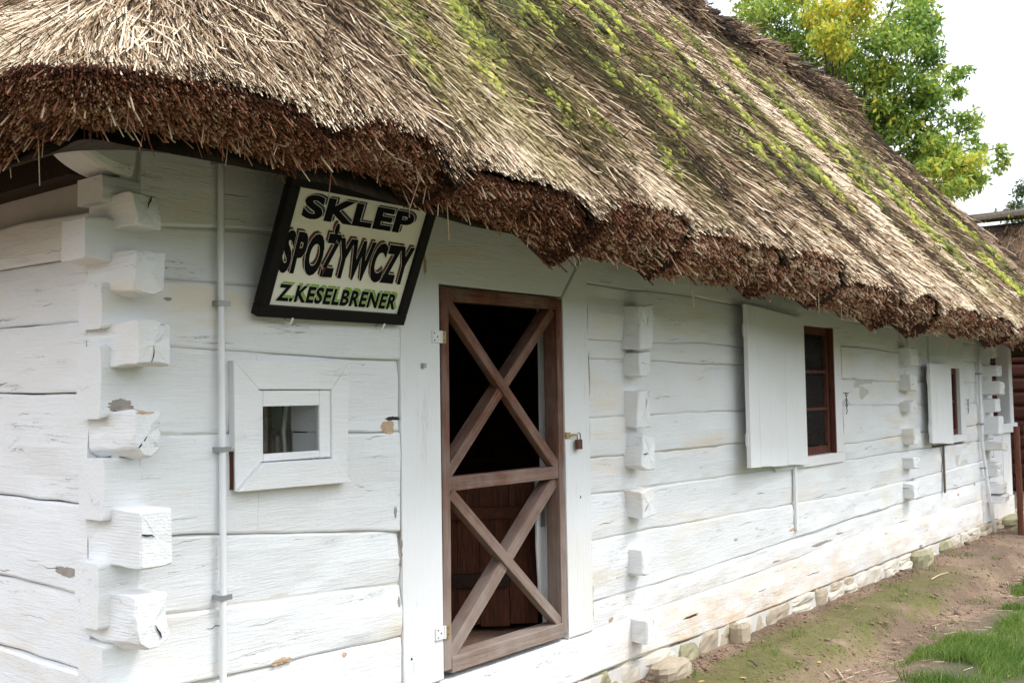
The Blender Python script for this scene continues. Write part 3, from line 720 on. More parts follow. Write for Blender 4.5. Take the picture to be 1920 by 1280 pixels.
# inner plank door, ajar behind the lattice
idr = group_part('plank_door', house)
A0 = np.array([2.40, .66]); A1 = np.array([2.765, .235]); dd = (A1 - A0) / np.linalg.norm(A1 - A0); nn_ = np.array([-dd[1], dd[0]])
Wd = np.linalg.norm(A1 - A0)
def idbox(u0, u1, z0, z1, t0, t1, name, mat):
    P = []
    for z in (z0, z1):
        for (u, t_) in ((u0, t0), (u1, t0), (u1, t1), (u0, t1)):
            c = A0 + dd * u + nn_ * t_; P.append((c[0], c[1], z))
    mobj(name, P, [(0, 3, 2, 1), (4, 5, 6, 7), (0, 1, 5, 4), (1, 2, 6, 5), (2, 3, 7, 6), (3, 0, 4, 7)], mat, idr)
pw = [.17, .15, .2, .19]; u = 0
for k in range(4):
    w_ = pw[k] / sum(pw) * Wd
    idbox(u + .0015, u + w_ - .0015, FZ + .03 + .012 * (k % 2), FZ + .80 - .01 * (k % 3), 0, .028 + .002 * (k % 2), 'plank', M['brown_z']); u += w_
idbox(.02, Wd - .01, FZ + .60, FZ + .66, -.026, -.001, 'batten', M['brown_x']); idbox(.0, Wd * .72, FZ + .24, FZ + .31, -.026, -.001, 'batten', M['darkwood'])
# shop counter with grained front behind it
ct = thing('shop_counter', (1.7, 1.6, FZ), 'brown wooden counter standing in the dark room behind the lattice door', 'counter')
q = MB(); q.box((1.25, 1.55, FZ + .02), (3.9, 1.59, FZ + .78)); q.build('front_board', M['brown_x'], ct)
q = MB(); q.box((1.2, 1.50, FZ + .785), (3.95, 2.0, FZ + .83)); q.build('counter_top', M['brown_x'], ct)
q = MB(); q.box((1.35, .9, FZ), (1.42, 1.5, FZ + .62)); q.build('side_post', M['brown_z'], ct)
q = MB(); q.box((1.425, 1.0, FZ + .0), (1.44, 1.5, FZ + .58)); q.build('side_board', M['brown_z'], ct)
# white reveal beside the opening, with a lock plate
prism_xz([(2.66, .50), (2.725, .50), (2.735, 1.16), (2.645, 1.16), (2.64, .80), (2.655, .60)], .135, .15, 'reveal_board', M['pz'], house)
q = MB(); q.box((2.668, .130, .90), (2.70, .1345, 1.02)); q.build('lock_plate', M['steel'], house)
# things seen through the small pane
bx_ = thing('white_box', (1.02, .45, 1.2), 'pale box standing behind the pane of the small window', 'box')
q = MB(); q.box((1.135, .22, 1.25), (1.3, .40, 1.46)); q.box((1.137, .225, 1.463), (1.3, .40, 1.66)); q.build('side', M['psmooth'], bx_)
for k, (pts, lab) in enumerate([([(1.075, .22, 1.25), (1.055, .22, 1.45), (1.085, .22, 1.66)], 'bent pale lath leaning behind the small window pane, tallest one'),
                                ([(1.10, .22, 1.25), (1.075, .23, 1.47), (1.075, .25, 1.66)], 'thin dark lath with white edge behind the small window, next to the pale box'),
                                ([(1.01, .2, 1.28), (1.005, .2, 1.44)], 'short dark stump of lath behind the small window pane'),
                                ([(.94, .2, 1.28), (.945, .2, 1.66)], 'dark upright lath at the hinge side behind the small window')]):
    v, f = tube(pts, .014 if k > 1 else .009, 6); o = mobj('lath', v, f, M['gate'] if k in (1, 2, 3) else M['psmooth']); tag(o, lab, 'lath', 'laths standing behind the small window')

# ------------------------------------------------------------------ shuttered windows
def brown_window(x0, x1, z0, z1, y, nrow, parent=house):
    w = group_part('window', parent)
    mid = (x0 + x1) / 2
    q = MB(); q.box((x0 - .13, -.012, z0), (x0, .05, z1)); q.build('casing', M['pz'], w)
    q = MB(); q.box((x1, -.012, z0), (x1 + .16, .05, z1)); q.build('casing', M['pz'], w)
    q = MB(); q.box((x0 - .12, -.022, z0 - .075), (x1 + .15, .05, z0 - .002)); q.build('sill', M['pframe'], w)
    q = MB(); q.box((x0 - .13, -.009, z1 + .002), (x1 + .16, .05, 2.19)); q.build('head_board', M['px'], w)
    for a, b_ in (((x0, y, z0), (x0 + .06, y + .05, z1)), ((x1 - .06, y, z0), (x1, y + .05, z1)), ((x0 + .061, y + .001, z0), (x1 - .061, y + .05, z0 + .06)), ((x0 + .061, y + .001, z1 - .06), (x1 - .061, y + .05, z1)), ((mid - .035, y - .003, z0 + .061), (mid + .035, y + .045, z1 - .061))):
        q = MB(); q.box(a, b_); q.build('frame', M['winbrown'], w)
    for k in range(1, nrow):
        z = z0 + .06 + (z1 - z0 - .12) * k / nrow
        for a, b_ in ((x0 + .061, mid - .036), (mid + .036, x1 - .061)):
            q = MB(); q.box((a, y + .004, z - .011), (b_, y + .03, z + .011)); q.build('muntin', M['winbrown'], w)
    for a, b_ in ((x0 + .06, mid - .035), (mid + .035, x1 - .06)):
        for k in range(nrow):
            za = z0 + .06 + (z1 - z0 - .12) * k / nrow; zb_ = z0 + .06 + (z1 - z0 - .12) * (k + 1) / nrow
            q = MB(); q.box((a, y + .018, za + .011), (b_, y + .021, zb_ - .011)); q.build('pane', M['glass'], w)
    q = MB(); q.box((x0 - .1, .17, z0 - .1), (x1 + .1, .21, z1 + .1)); q.build('dark_backing', M['darkwood'], w)  # dark board closing the opening behind the panes
brown_window(5.32, 6.345, 1.10, 2.085, .025, 3)
brown_window(8.93, 9.775, 1.115, 1.80, .025, 2)
def shutter(pl_, pr, zt, zb, nb, label, seed):
    s = group_part('shutter', house)
    if label: s['label'] = label
    P0 = np.array(pl_); P1 = np.array(pr); d = P1 - P0; L = np.linalg.norm(d); d /= L; nrm = np.array([d[1], -d[0]])
    ws = [.17, .2, .31, .22, .2][:nb]; ws = [w / sum(ws) * L for w in ws]; u = 0
    for k, w_ in enumerate(ws):
        def zz(a, b_): return zt[0] + (zt[1] - zt[0]) * a / L, zb[0] + (zb[1] - zb[0]) * a / L
        V = []
        u0, u1 = u + .0008, u + w_ - .0008
        for uu in (u0, u1):
            T_, B_ = zz(uu, 0)
            for t_ in (0, -.03):
                for z in (B_ + .004 * (k % 2), T_):
                    c = P0 + d * uu + nrm * (t_ + (.0008 * (k % 2))); V.append((c[0], c[1], z))
        o = mobj('board', V, [(0, 1, 3, 2), (4, 6, 7, 5), (0, 4, 5, 1), (2, 3, 7, 6), (1, 5, 7, 3), (0, 2, 6, 4)], M['psmooth'], s)
        bv = o.modifiers.new('bevel', 'BEVEL'); bv.width = .0018; bv.segments = 2
        u += w_
    for fz in (.17, .84):   # pintles on the hinge side
        z = zb[0] + (zt[0] - zb[0]) * fz
        q = MB(); c = P0 + nrm * -.02
        q.box((c[0] - .012, c[1] - .010, z - .04), (c[0] + .0, c[1] + .010, z + .04)); q.build('pintle', M['pframe'], s)
    for fz in (.2, .8):
        z = zb[0] + (zt[0] - zb[0]) * fz; V = []
        for uu in (.06, L - .06):
            for t_ in (-.0305, -.052):
                for zz_ in (z - .04, z + .04):
                    c = P0 + d * uu + nrm * t_; V.append((c[0], c[1], zz_))
        mobj('batten', V, [(0, 1, 3, 2), (4, 6, 7, 5), (0, 4, 5, 1), (2, 3, 7, 6), (1, 5, 7, 3), (0, 2, 6, 4)], M['psmooth'], s)
shutter((4.62, -.12), (5.69, -.055), (2.167, 2.126), (1.09, 1.047), 5, 'wide white board shutter half over the brown window', 1)
shutter((8.50, -.10), (9.26, -.075), (1.834, 1.834), (1.078, 1.037), 3, 'small white board shutter nearest the porch', 2)
q = MB(); q.box((5.505, -.034, .585), (5.54, -.0145, 1.055)); q.build('shutter_stop', M['psmooth'], house)
q = MB(); q.box((9.07, -.030, .56), (9.10, -.0145, 1.03)); q.build('shutter_stop', M['gate'], house)
q = MB(); q.box((6.33, -.016, 1.10), (6.352, .02, 2.08)); q.build('window_stop', M['winbrown'], house)
def chain(x, z, n, label):
    c = thing('chain', (x, -.02, z), label, 'chain')
    v, f = tube([(x - .035, -.022, z + .003), (x + .06, -.028, z + .003)], .0032, 6); mobj('hook_bar', v, f, M['iron'], c)
    for k in range(n):
        zc = z - .014 - k * .0205; pts = []
        for a in np.linspace(0, 2 * math.pi, 10, endpoint=False):
            r1, r2 = .0075 * math.cos(a), .0135 * math.sin(a)
            pts.append((x + (r1 if k % 2 else r1 * .4), -.030 + (r1 * .3 if k % 2 else r1), zc + r2))
        v, f = tube(pts, .0026, 6, True); mobj('link', v, f, M['iron'], c, True)
    zc = z - .014 - n * .0205
    v, f = tube([(x, -.030, zc + .012), (x + .008, -.030, zc), (x - .012, -.030, zc - .03)], .0032, 6); mobj('hook', v, f, M['iron'], c)
chain(6.55, 1.565, 6, 'black iron chain on the wall beside the larger brown window')
chain(9.98, 1.47, 5, 'black iron chain on the wall beside the smaller far window')

# ------------------------------------------------------------------ foundation stones
fnd = group_part('foundation', house)
def stone(c, s, seed, mat, parent, name='stone', p=4.2, rough=.16, sub=2):
    V = []; F = []; nu, nv = 16, 10
    for j in range(nv + 1):
        ph = math.pi * j / nv - math.pi / 2
        for i in range(nu):
            th = 2 * math.pi * i / nu
            d = np.array([math.cos(ph) * math.cos(th), math.cos(ph) * math.sin(th), math.sin(ph)])
            r = (np.sum(np.abs(d) ** p)) ** (-1 / p)
            r *= 1 + rough * float(noise(d[0] * 1.7 + seed * 3.1, d[1] * 1.7, d[2] * 1.7, seed)) + rough * .6 * float(noise(d[0] * 4 + seed, d[1] * 4, d[2] * 4, seed))
            V.append(np.array(c) + d * r * np.array(s))
    for j in range(nv):
        for i in range(nu):
            k = (i + 1) % nu; F.append((j * nu + i, j * nu + k, (j + 1) * nu + k, (j + 1) * nu + i))
    return mobj(name, V, F, mat, parent)
rnd = random.Random(5)
x = 1.2; k = 0
while x < 12.4:
    w_ = rnd.choice([.16, .24, .34, .42, .28]) * (1 if x < 6.5 else 1.1); top = .098
    if rnd.random() < .5:
        stone((x + w_ / 2, .045 + rnd.uniform(-.01, .012), .02), (w_ / 2 * .97, .075, .084), k, rnd.choice([M['stone2'], M['stone2'], M['stone'], M['stone'], M['stone3']]), fnd, rough=.17)
    else:
        stone((x + w_ / 2, .045 + rnd.uniform(-.01, .01), .068), (w_ / 2 * .98, .07, .037), k, rnd.choice([M['stone2'], M['stone']]), fnd, rough=.18)
        k += 1
        stone((x + w_ * .5, .035 + rnd.uniform(-.01, .01), .0), (w_ / 2 * .95, .075, .042), k, rnd.choice([M['stone2'], M['stone'], M['stone2']]), fnd, rough=.18)
    x += w_; k += 1
q = MB(); q.box((.2, -.012, -.2), (11, .14, .090)); q.build('foundation_core', M['mortar'], fnd)
for i, (c, s, mtl, lab) in enumerate([((3.55, -.10, .005), (.17, .085, .065), 'stone', 'pale limestone lump against the foundation nearest the lattice door'),
                                  ((4.50, -.055, .005), (.06, .06, .095), 'stone', 'upright pale stone leaning on the foundation past the first cross wall'),
                                  ((8.15, -.06, .02), (.18, .08, .085), 'stone3', 'big mossy green-brown stone against the foundation under the second row of log heads'),
                                  ((11.45, -.05, .03), (.28, .16, .075), 'stone3', 'flat mossy block lying at the foot of the white porch boarding')]):
    o = stone(c, s, 300 + i, M[mtl], None, 'stone', rough=.16); tag(o, lab, 'stone')

# ------------------------------------------------------------------ porch end
pz_ = 1.16
v, f = beam((11.975, .078, 1.17), (11.965, .078, 2.5), (0, 1, 0), .15, .15, 6, .01, .03, 4); mobj('porch_post', v, f, M['pz'], house)
v, f = beam((11.05, .02, 1.115), (12.05, .02, 1.115), (0, 1, 0), .11, .10, 6, .01, .03, 5); mobj('porch_rail', v, f, M['px'], house)
for k in range(4):
    q = MB(); q.box((11.05 + k * .198, .0 + .003 * (k % 2), .32), (11.05 + k * .198 + .194, .035, 1.055)); q.build('porch_board', M['pz'], house)
q = MB(); q.box((11.06, -.008, .10), (11.85, .06, .31)); q.build('porch_sill', M['px'], house)
for k in range(11):
    v, f = beam((11.1, 1.5, .2 + k * .22), (16.5, 1.5, .2 + k * .22), (0, 0, 1), .20, .205, 4, .05, .02, 60 + k); mobj('dark_log', v, f, M['darklog'], house)
for k in range(11):
    v, f = beam((16.0, -.3, .1 + k * .22), (16.0, 1.4, .1 + k * .22), (0, 0, 1), .20, .205, 4, .05, .02, 80 + k)
    mobj('dark_log', v, f, M['darklog'], house)
for k in range(10):
    q = MB(); q.box((11.0 + k * .3, .15, 2.36), (11.297 + k * .3, 1.4, 2.39)); q.build('soffit_board', M['brown_x'], house)

# ------------------------------------------------------------------ conduits
def conduit(pts, r, clamps, label):
    c = thing('conduit_pipe', pts[-1], label, 'pipe')
    v, f = tube(pts, r, 12); mobj('pipe', v, f, M['conduit'], c, True)
    for (x, y, z) in clamps:
        q = MB(); q.box((x - r - .014, y - r - .003, z - .009), (x + r + .014, y - r + .006, z + .009)); q.box((x - r - .014, y - r + .0062, z - .009), (x - r - .002, -.0, z + .009))
        q.build('clamp', M['steel'], c)
P_ = [(.574 + .008 * (2.5 - z) / 2.1, -.030 + .002 * math.sin(z * 4), z) for z in np.linspace(2.52, .15, 14)]
conduit(P_, .0125, [(.576, -.03, 2.45), (.578, -.03, 1.935), (.580, -.03, 1.41), (.582, -.03, .885)], 'long white conduit pipe beside the small square window')
conduit([(10.42, -.04, 2.35), (10.42, -.04, 1.0), (10.50, -.06, .55), (10.52, -.11, .02)], .018, [(10.42, -.04, 1.75), (10.42, -.04, 1.2), (10.44, -.045, .72)], 'thin white conduit pipe near the far corner, bent out at its foot')

# ------------------------------------------------------------------ the shop sign
sg = thing('shop_sign', (1.1, -.03, 1.90), 'tilted black framed sign painted SKLEP SPOŻYWCZY with green shadowed last line', 'sign')
O = np.array([.712, -.035, 1.90]); U = np.array([.772, 0, .0]); Wv = np.array([0.012, -.22, .503]); sw = np.linalg.norm(U); sh = np.linalg.norm(Wv)
ux = U / sw; vy = Wv / sh; vy = vy - ux * (vy @ ux); vy /= np.linalg.norm(vy); nz3 = np.cross(ux, vy)   # towards the viewer
if nz3[1] > 0: nz3 = -nz3
def S(u, v, w=0): return O + ux * u + vy * v + nz3 * w
def sbox(u0, u1, v0, v1, w0, w1, name, mat, bev=.0):
    V = [S(u, v, w) for w in (w0, w1) for (u, v) in ((u0, v0), (u1, v0), (u1, v1), (u0, v1))]
    o = mobj(name, V, [(0, 3, 2, 1), (4, 5, 6, 7), (0, 1, 5, 4), (1, 2, 6, 5), (2, 3, 7, 6), (3, 0, 4, 7)], mat, sg)
    if bev: b_ = o.modifiers.new('bevel', 'BEVEL'); b_.width = bev; b_.segments = 2
    return o
fwid = .046
sbox(.005, sw - .005, .005, sh - .005, -.006, .0, 'back_board', M['black'])
sbox(fwid - .005, sw - fwid + .005, fwid - .005, sh - fwid + .005, .0, .004, 'panel', M['panel'])
sbox(0, sw, 0, fwid, -.02, .022, 'frame_rail', M['black'], .004); sbox(0, sw, sh - fwid, sh, -.02, .022, 'frame_rail', M['black'], .004)
sbox(0, fwid, fwid, sh - fwid, -.02, .0215, 'frame_stile', M['black'], .004); sbox(sw - fwid, sw, fwid, sh - fwid, -.02, .0215, 'frame_stile', M['black'], .004)
for u in (.16, .645):
    v, f = tube([S(u, -.012, -.02), S(u, -.02, .0), S(u, -.016, .026), S(u + .004, .006, .028)], .0045, 6); mobj('hook', v, f, M['pframe'], sg)
rot = Matrix((ux, vy, nz3)).transposed().to_4x4()
def text_mesh(txt, bold, sp=1.0):
    c = bpy.data.curves.new('txt', 'FONT'); c.body = txt; c.offset = bold; c.resolution_u = 4; c.space_character = sp
    o = bpy.data.objects.new('txt', c); COL.objects.link(o)
    dg = bpy.context.evaluated_depsgraph_get(); me = bpy.data.meshes.new_from_object(o.evaluated_get(dg))
    bpy.data.objects.remove(o); bpy.data.curves.remove(c)
    V = np.array([v.co[:] for v in me.vertices]); F = [tuple(p.vertices) for p in me.polygons]; bpy.data.meshes.remove(me)
    return V, F
def lettering(txt, u0, u1, v0, v1, shadow, du, dv, bold, slant=0.0, slope=0.0, sp=1.08):
    V0, F0 = text_mesh(txt.replace('Ż', 'Z'), 0.0, sp); a = V0.min(0); b_ = V0.max(0)
    def put(bo, mat, w, ou, ov, name):
        V, F = text_mesh(txt, bo, sp)
        u = (V[:, 0] - a[0]) / (b_[0] - a[0]); v = (V[:, 1] - a[1]) / (b_[1] - a[1])
        P = np.array([S(u0 + (u1 - u0) * uu + slant * vv * (v1 - v0) + ou, v0 + (v1 - v0) * vv + slope * uu + ov, w) for uu, vv in zip(u, v)])
        return mobj(name, P, F, mat, sg)
    put(bold * 1.15, shadow, .0052, du, dv, 'letter_shadow')
    put(bold * 1.12, shadow, .0056, du * .5, dv * .5, 'letter_shadow')
    put(bold + .016, M['inkwhite'], .0060, 0, 0, 'letter_outline')
    put(bold, M['ink'], .0066, 0, 0, 'lettering')
pw_, ph_ = sw - 2 * fwid, sh - 2 * fwid
def pu(u): return fwid + pw_ * u
def pv(v): return fwid + ph_ * v
lettering('SKLEP', pu(.08), pu(.90), pv(.765), pv(.945), M['inkblue'], .012, .007, .045)
lettering('SPOŻYWCZY', pu(.015), pu(.985), pv(.30), pv(.62), M['inkred'], -.011, .010, .050, -.03, 0, 1.12)
lettering('Z.KESELBRENER', pu(.055), pu(.955), pv(.045), pv(.18), M['inkgreen'], .010, .009, .042, 0, 0, 1.12)

# ------------------------------------------------------------------ thatched roof
XL, YF, XR, YB = -.46, -.80, 13.75, 4.35
SL = (5.53 - 2.40) / (1.75 - YF)
RC = .35
bnd = [-.9, .42, .98, 1.86, 2.62, 3.72, 4.55, 5.65, 6.45, 7.6, 8.7, 9.7, 10.7, 11.8, 12.8, 14]
def zeave(x): return lerp(x, [(-1, 2.42), (0, 2.455), (.65, 2.455), (1.3, 2.40), (2.4, 2.39), (3.9, 2.36), (5.0, 2.27), (8, 2.20), (11, 2.16), (14, 2.16)])
def bundle(x):
    """scallop of the eave: 0 in the notch between two sheaf courses, up to 1 on the sheaf"""
    x = np.asarray(x, float); r = np.ones_like(x)
    for i, b_ in enumerate(bnd): r = r - [.3, .35, .8, .95, .5, .85, .4, .7, .9, .4, .7, .5, .8, .5, .7, .5][i] * np.exp(-((x - b_) / [.05, .09, .06, .08][i % 4]) ** 2)
    return r
def bump_x(x):
    r = 0
    for i, (a, b_) in enumerate(zip(bnd[:-1], bnd[1:])):
        t_ = np.clip((x - a) / (b_ - a), 0, 1); r = r + np.where((x >= a) & (x < b_), [0.0, .03, -.01, .045, .0, .05, .01, .04][i % 8] - .025 + .030 * np.sin(math.pi * t_) + .03 * (t_ - .5), 0)
    return r
def dist_in(x, y):
    """plan distance inside the eave, rounded at the corner; also its gradient"""
    a = x - XL; b_ = y - YF; c = XR - x; e = YB - y
    def smin(p, q, k=RC):
        h = np.clip((k - np.abs(p - q)) / k, 0, 1); return np.minimum(p, q) - h * h * k / 4
    return smin(smin(a, b_), smin(np.minimum(c, 99), e, .1), .12)
def roof_h(x, y):
    d = dist_in(x, y)
    z = zeave(x) + SL * d
    s_ = np.clip(1 - d / .8, 0, 1)
    z = z + bump_x(x) * s_ - .07 * (1 - bundle(x)) * np.clip(1 - d / .35, 0, 1)
    z = z + .045 * fbm(x * 1.1, y * .7, 0, 21) + .03 * fbm(x * 3.2 + .5 * y, y * .8, 0, 22, 3) + .012 * noise(x * 11, y * 2, 0, 25)
    # sagging far hip
    return z
def grad(x, y, e=.03):
    return (dist_in(x + e, y) - dist_in(x - e, y)) / (2 * e), (dist_in(x, y + e) - dist_in(x, y - e)) / (2 * e)
roof = None
def build_roof():
    global roof
    xs = np.concatenate([np.arange(XL - .1, XL + .9, .04), np.arange(XL + .9, 9, .055), np.arange(9, XR + .15, .1)]); ys = np.concatenate([np.arange(YF - .1, YF + .9, .04), np.arange(YF + .9, YB + .1, .07)])
    X_, Y_ = np.meshgrid(xs, ys, indexing='ij')
    for _ in range(3):
        d = dist_in(X_, Y_); gx, gy = grad(X_, Y_); m_ = d < 0; gl_ = np.hypot(gx, gy) + 1e-6
        X_ = np.where(m_, X_ - d * gx / gl_ ** 2, X_); Y_ = np.where(m_, Y_ - d * gy / gl_ ** 2, Y_)
    Z_ = roof_h(X_, Y_) - .02
    nx, ny = len(xs), len(ys)
    V = np.stack([X_.ravel(), Y_.ravel(), Z_.ravel()], 1)
    i, j = np.meshgrid(np.arange(nx - 1), np.arange(ny - 1), indexing='ij'); a = (i * ny + j).ravel()
    F = np.stack([a, a + ny, a + ny + 1, a + 1], 1)
    # underside, an offset shell
    d = dist_in(X_, Y_); gx, gy = grad(X_, Y_)
    Zu = zeave(X_) - .16 + (SL * .92) * np.maximum(d - .22, 0) * 1.0
    Vu = np.stack([(X_ + gx * np.clip(.22 - d, 0, .22)).ravel(), (Y_ + gy * np.clip(.22 - d, 0, .22)).ravel(), Zu.ravel()], 1)
    n0 = len(V)
    V2 = np.concatenate([V, Vu]); F2 = np.concatenate([F, F[:, ::-1] + n0])
    roof = mobj('thatch_roof', V2, F2, M['thatch'], house, smooth=True)
build_roof()
def eave_path():
    """plan points of the eave line, with arc length: end wall side, corner, front, right end"""
    P = []
    r = .30
    for y in np.arange(3.0, YF + r, -.03): P.append((XL, y))
    for t_ in np.linspace(math.pi, 1.5 * math.pi, 16): P.append((XL + r + r * math.cos(t_), YF + r + r * math.sin(t_)))
    for x in np.arange(XL + r + .03, XR - .2, .03): P.append((x, YF))
    for t_ in np.linspace(-math.pi / 2, 0, 8): P.append((XR - .2 + .2 * math.cos(t_), YF + .2 + .2 * math.sin(t_)))
    for y in np.arange(YF + .25, 3, .06): P.append((XR, y))
    P = np.array(P); T = np.gradient(P, axis=0); T /= np.linalg.norm(T, axis=1)[:, None]
    Nn = np.stack([T[:, 1], -T[:, 0]], 1)   # outward
    return P, Nn
EP, EN = eave_path()
def butt_thick(x): return lerp(x, [(-1, .10), (-.1, .085), (.25, .09), (.7, .085), (1.1, .082), (1.45, .11), (1.8, .16), (2.2, .19), (4.5, .17), (9, .14), (14, .14)])
def butt_point(P, Nn, t):
    """point on the cut face; t=0 top outer edge, t=1 inner bottom edge"""
    x, y = P[:, 0], P[:, 1]
    b_ = bundle(np.where(y > YF + .35, y * 1.1 + 5, x))
    ztop = zeave(x) + bump_x(x) * 1.0 - .07 * (1 - b_) + .012 * noise(x * 6, y * 6, 0, 31)
    wob = .03 * fbm(x * 2.3, y * 2.3, 0, 32) + .012 * noise(x * 9, y * 9, t * 3, 33)
    th = butt_thick(x) + .10 * np.clip((y + .3) * 2, 0, 1) * (x < 1)
    inn = .235 * t - .055 * np.sin(math.pi * t) + .055 * (1 - b_) * (1 - t * .4) + wob - .01
    z = ztop - .012 - th * t - .02 * np.sin(math.pi * t) - bump_x(x) * .75 * t + .02 * noise(x * 3, y * 3, 0, 36) * t
    return np.stack([x - Nn[:, 0] * inn, y - Nn[:, 1] * inn, z], 1)
def build_butt():
    nt_ = 9; rows = [butt_point(EP, EN, np.full(len(EP), k / (nt_ - 1))) for k in range(nt_)]
    V = np.concatenate(rows); n = len(EP)
    i, j = np.meshgrid(np.arange(nt_ - 1), np.arange(n - 1), indexing='ij'); a = (i * n + j).ravel()
    F = np.stack([a, a + n, a + n + 1, a + 1], 1)
    # soffit from the bottom edge back to the wall
    last = rows[-1].copy(); inn = last.copy(); inn[:, 0] -= EN[:, 0] * .40; inn[:, 1] -= EN[:, 1] * .40; inn[:, 2] += .36
    V2 = np.concatenate([V, inn]); b0 = (nt_ - 1) * n; c0 = nt_ * n
    k = np.arange(n - 1); F2 = np.stack([b0 + k, c0 + k, c0 + k + 1, b0 + k + 1], 1)
    mobj('eave_cut_face', V2, np.concatenate([F, F2]), M['cut'], roof, smooth=True)
build_butt()
def norm(a): return a / (np.linalg.norm(a, axis=1)[:, None] + 1e-9)
def ribbons(P, D, L, W, Nn, tone, name, mat, parent, bend=None, kind='stuff', moss=None):
    """each strand: folded two-faced blade from P along D"""
    n = len(P); S_ = norm(np.cross(D, Nn)); U_ = norm(np.cross(S_, D))
    e = P + D * L[:, None]
    if bend is not None: e = e + bend
    w = W[:, None] / 2
    V = np.stack([P - S_ * w, P + U_ * w * .9, P + S_ * w, e - S_ * w * .7, e + U_ * w * .7, e + S_ * w * .7], 1).reshape(-1, 3)
    b_ = (np.arange(n) * 6)[:, None]
    F = np.concatenate([b_ + np.array([[0, 1, 4, 3]]), b_ + np.array([[1, 2, 5, 4]])], 0)
    return mobj(name, V, F, mat, parent, kind=kind, attrs={'tone': np.repeat(tone, 6), **({'moss': np.repeat(moss, 6)} if moss is not None else {})})
def stubs(P, D, L, W, tone, name, mat, parent, kind='stuff'):
    n = len(P); ref = np.tile(np.array([[.3, .5, .8]]), (n, 1)); S_ = norm(np.cross(D, ref)); U_ = np.cross(S_, D)
    e = P + D * L[:, None]; w = W[:, None] / 2; V = []
    for base in (P, e):
        for k in range(3):
            t_ = 2 * math.pi * k / 3; V.append(base + (S_ * math.cos(t_) + U_ * math.sin(t_)) * w)
    V = np.stack(V, 1).reshape(-1, 3); b_ = (np.arange(n) * 6)[:, None]
    F = np.concatenate([b_ + np.array([[0, 1, 4]]), b_ + np.array([[0, 4, 3]]), b_ + np.array([[1, 2, 5]]), b_ + np.array([[1, 5, 4]]), b_ + np.array([[2, 0, 3]]), b_ + np.array([[2, 3, 5]]), b_ + np.array([[3, 4, 5]])], 0)
    tt = np.repeat(tone, 6).reshape(-1, 6); tt[:, 3:] += .12; 
    return mobj(name, V, F, mat, parent, kind=kind, attrs={'tone': np.clip(tt.ravel(), 0, 1)})
# moss streaks on the slope (plan coordinates) used for both tint and cushions
STREAK = [([(2.35, .55), (2.45, .35), (2.4, .1)], .08), ([(2.7, .5), (2.85, .2)], .07), ([(1.45, .0), (1.4, -.25), (1.45, -.4)], .05), ([(3.6, .7), (3.75, .4), (3.7, .2)], .07), ([(4.4, .3), (4.5, .0)], .06), ([(3.4, .0), (3.5, -.25)], .04), ([(5.6, .5), (5.7, .2), (5.6, .0)], .06), ([(7.2, 1.1), (7.4, .6)], .08), ([(1.0, .15), (1.02, -.1)], .04),
    ([(1.82, .07), (1.87, -.02), (1.73, -.2)], .07), ([(1.74, -.1), (1.82, -.15), (1.87, -.19)], .05), ([(1.68, -.3), (1.67, -.42), (1.58, -.54), (1.57, -.59)], .035),
    ([(1.25, -.1), (1.17, -.21)], .03), ([(1.21, -.31), (1.18, -.38), (1.19, -.46), (1.25, -.48)], .04), ([(2.04, .14), (2.2, .06), (2.09, -.14)], .05),
    ([(3.13, .35), (3.25, .28), (3.09, .06)], .06), ([(4.21, .78), (4.26, .65)], .08), ([(2.14, -.35), (1.96, -.52)], .025), ([(2.74, -.35), (2.69, -.51)], .03),
    ([(3.16, -.33), (2.94, -.56)], .035), ([(6.38, .33), (6.22, .03), (6.19, -.12)], .05), ([(8.27, .63), (8.56, .38), (8.65, -.04), (8.92, -.18)], .09), ([(7.47, .2), (7.41, -.01)], .06),
    ([(10.2, -.2), (10.5, -.5)], .09), ([(6.16, .81), (6.12, .57)], .07), ([(6.46, .45), (6.42, .22), (6.48, .01)], .04), ([(8.06, .86), (8.18, .7)], .06), ([(8.51, .52), (8.83, .33), (8.62, -.05)], .05),
    ([(4.97, .64), (4.57, .21)], .04), ([(5.02, .12), (4.98, -.13)], .04), ([(5.29, 1.1), (5.22, .82)], .06), ([(6.37, 1.32), (6.27, .96)], .06), ([(9.5, .8), (9.7, .3)], .08), ([(10.8, .5), (11.1, .0)], .08)]
def streak_w(x, y, wide=1.1):
    w = np.zeros_like(x); x, y = x + .10 * noise(x * 3.1, y * 3.1, 0, 55) + .05 * noise(x * 9, y * 9, 0, 56), y
    for pts, r in STREAK:
        for (a, b_) in zip(pts[:-1], pts[1:]):
            ax, ay = a; bx, by = b_; L2 = (bx - ax) ** 2 + (by - ay) ** 2
            t_ = np.clip(((x - ax) * (bx - ax) + (y - ay) * (by - ay)) / L2, 0, 1)
            d = np.hypot((x - ax - t_ * (bx - ax)), (y - ay - t_ * (by - ay)) * .8)
            w = np.maximum(w, np.exp(-(d / (r * wide)) ** 2))
    return w
def mossy(x, y):
    nfield = noise(x * 3.5 + y * .6, y * .9, 0, 51) * .6 + noise(x * 9, y * 2.5, 0, 52) * .5
    return np.clip((nfield - .22) * 3, 0, 1) * np.clip((dist_in(x, y) - .12) * 5, 0, 1)
def slope_frame(x, y):
    gx, gy = grad(x, y, .06); g_ = np.hypot(gx, gy) + 1e-6; gx, gy = gx / g_, gy / g_
    down = np.stack([-gx, -gy, -np.full_like(gx, SL)], 1); down = norm(down)
    side = np.stack([gy, -gx, np.zeros_like(gx)], 1); nrm = norm(np.cross(side, down)); nrm *= np.sign(nrm[:, 2:3]); return down, side, nrm
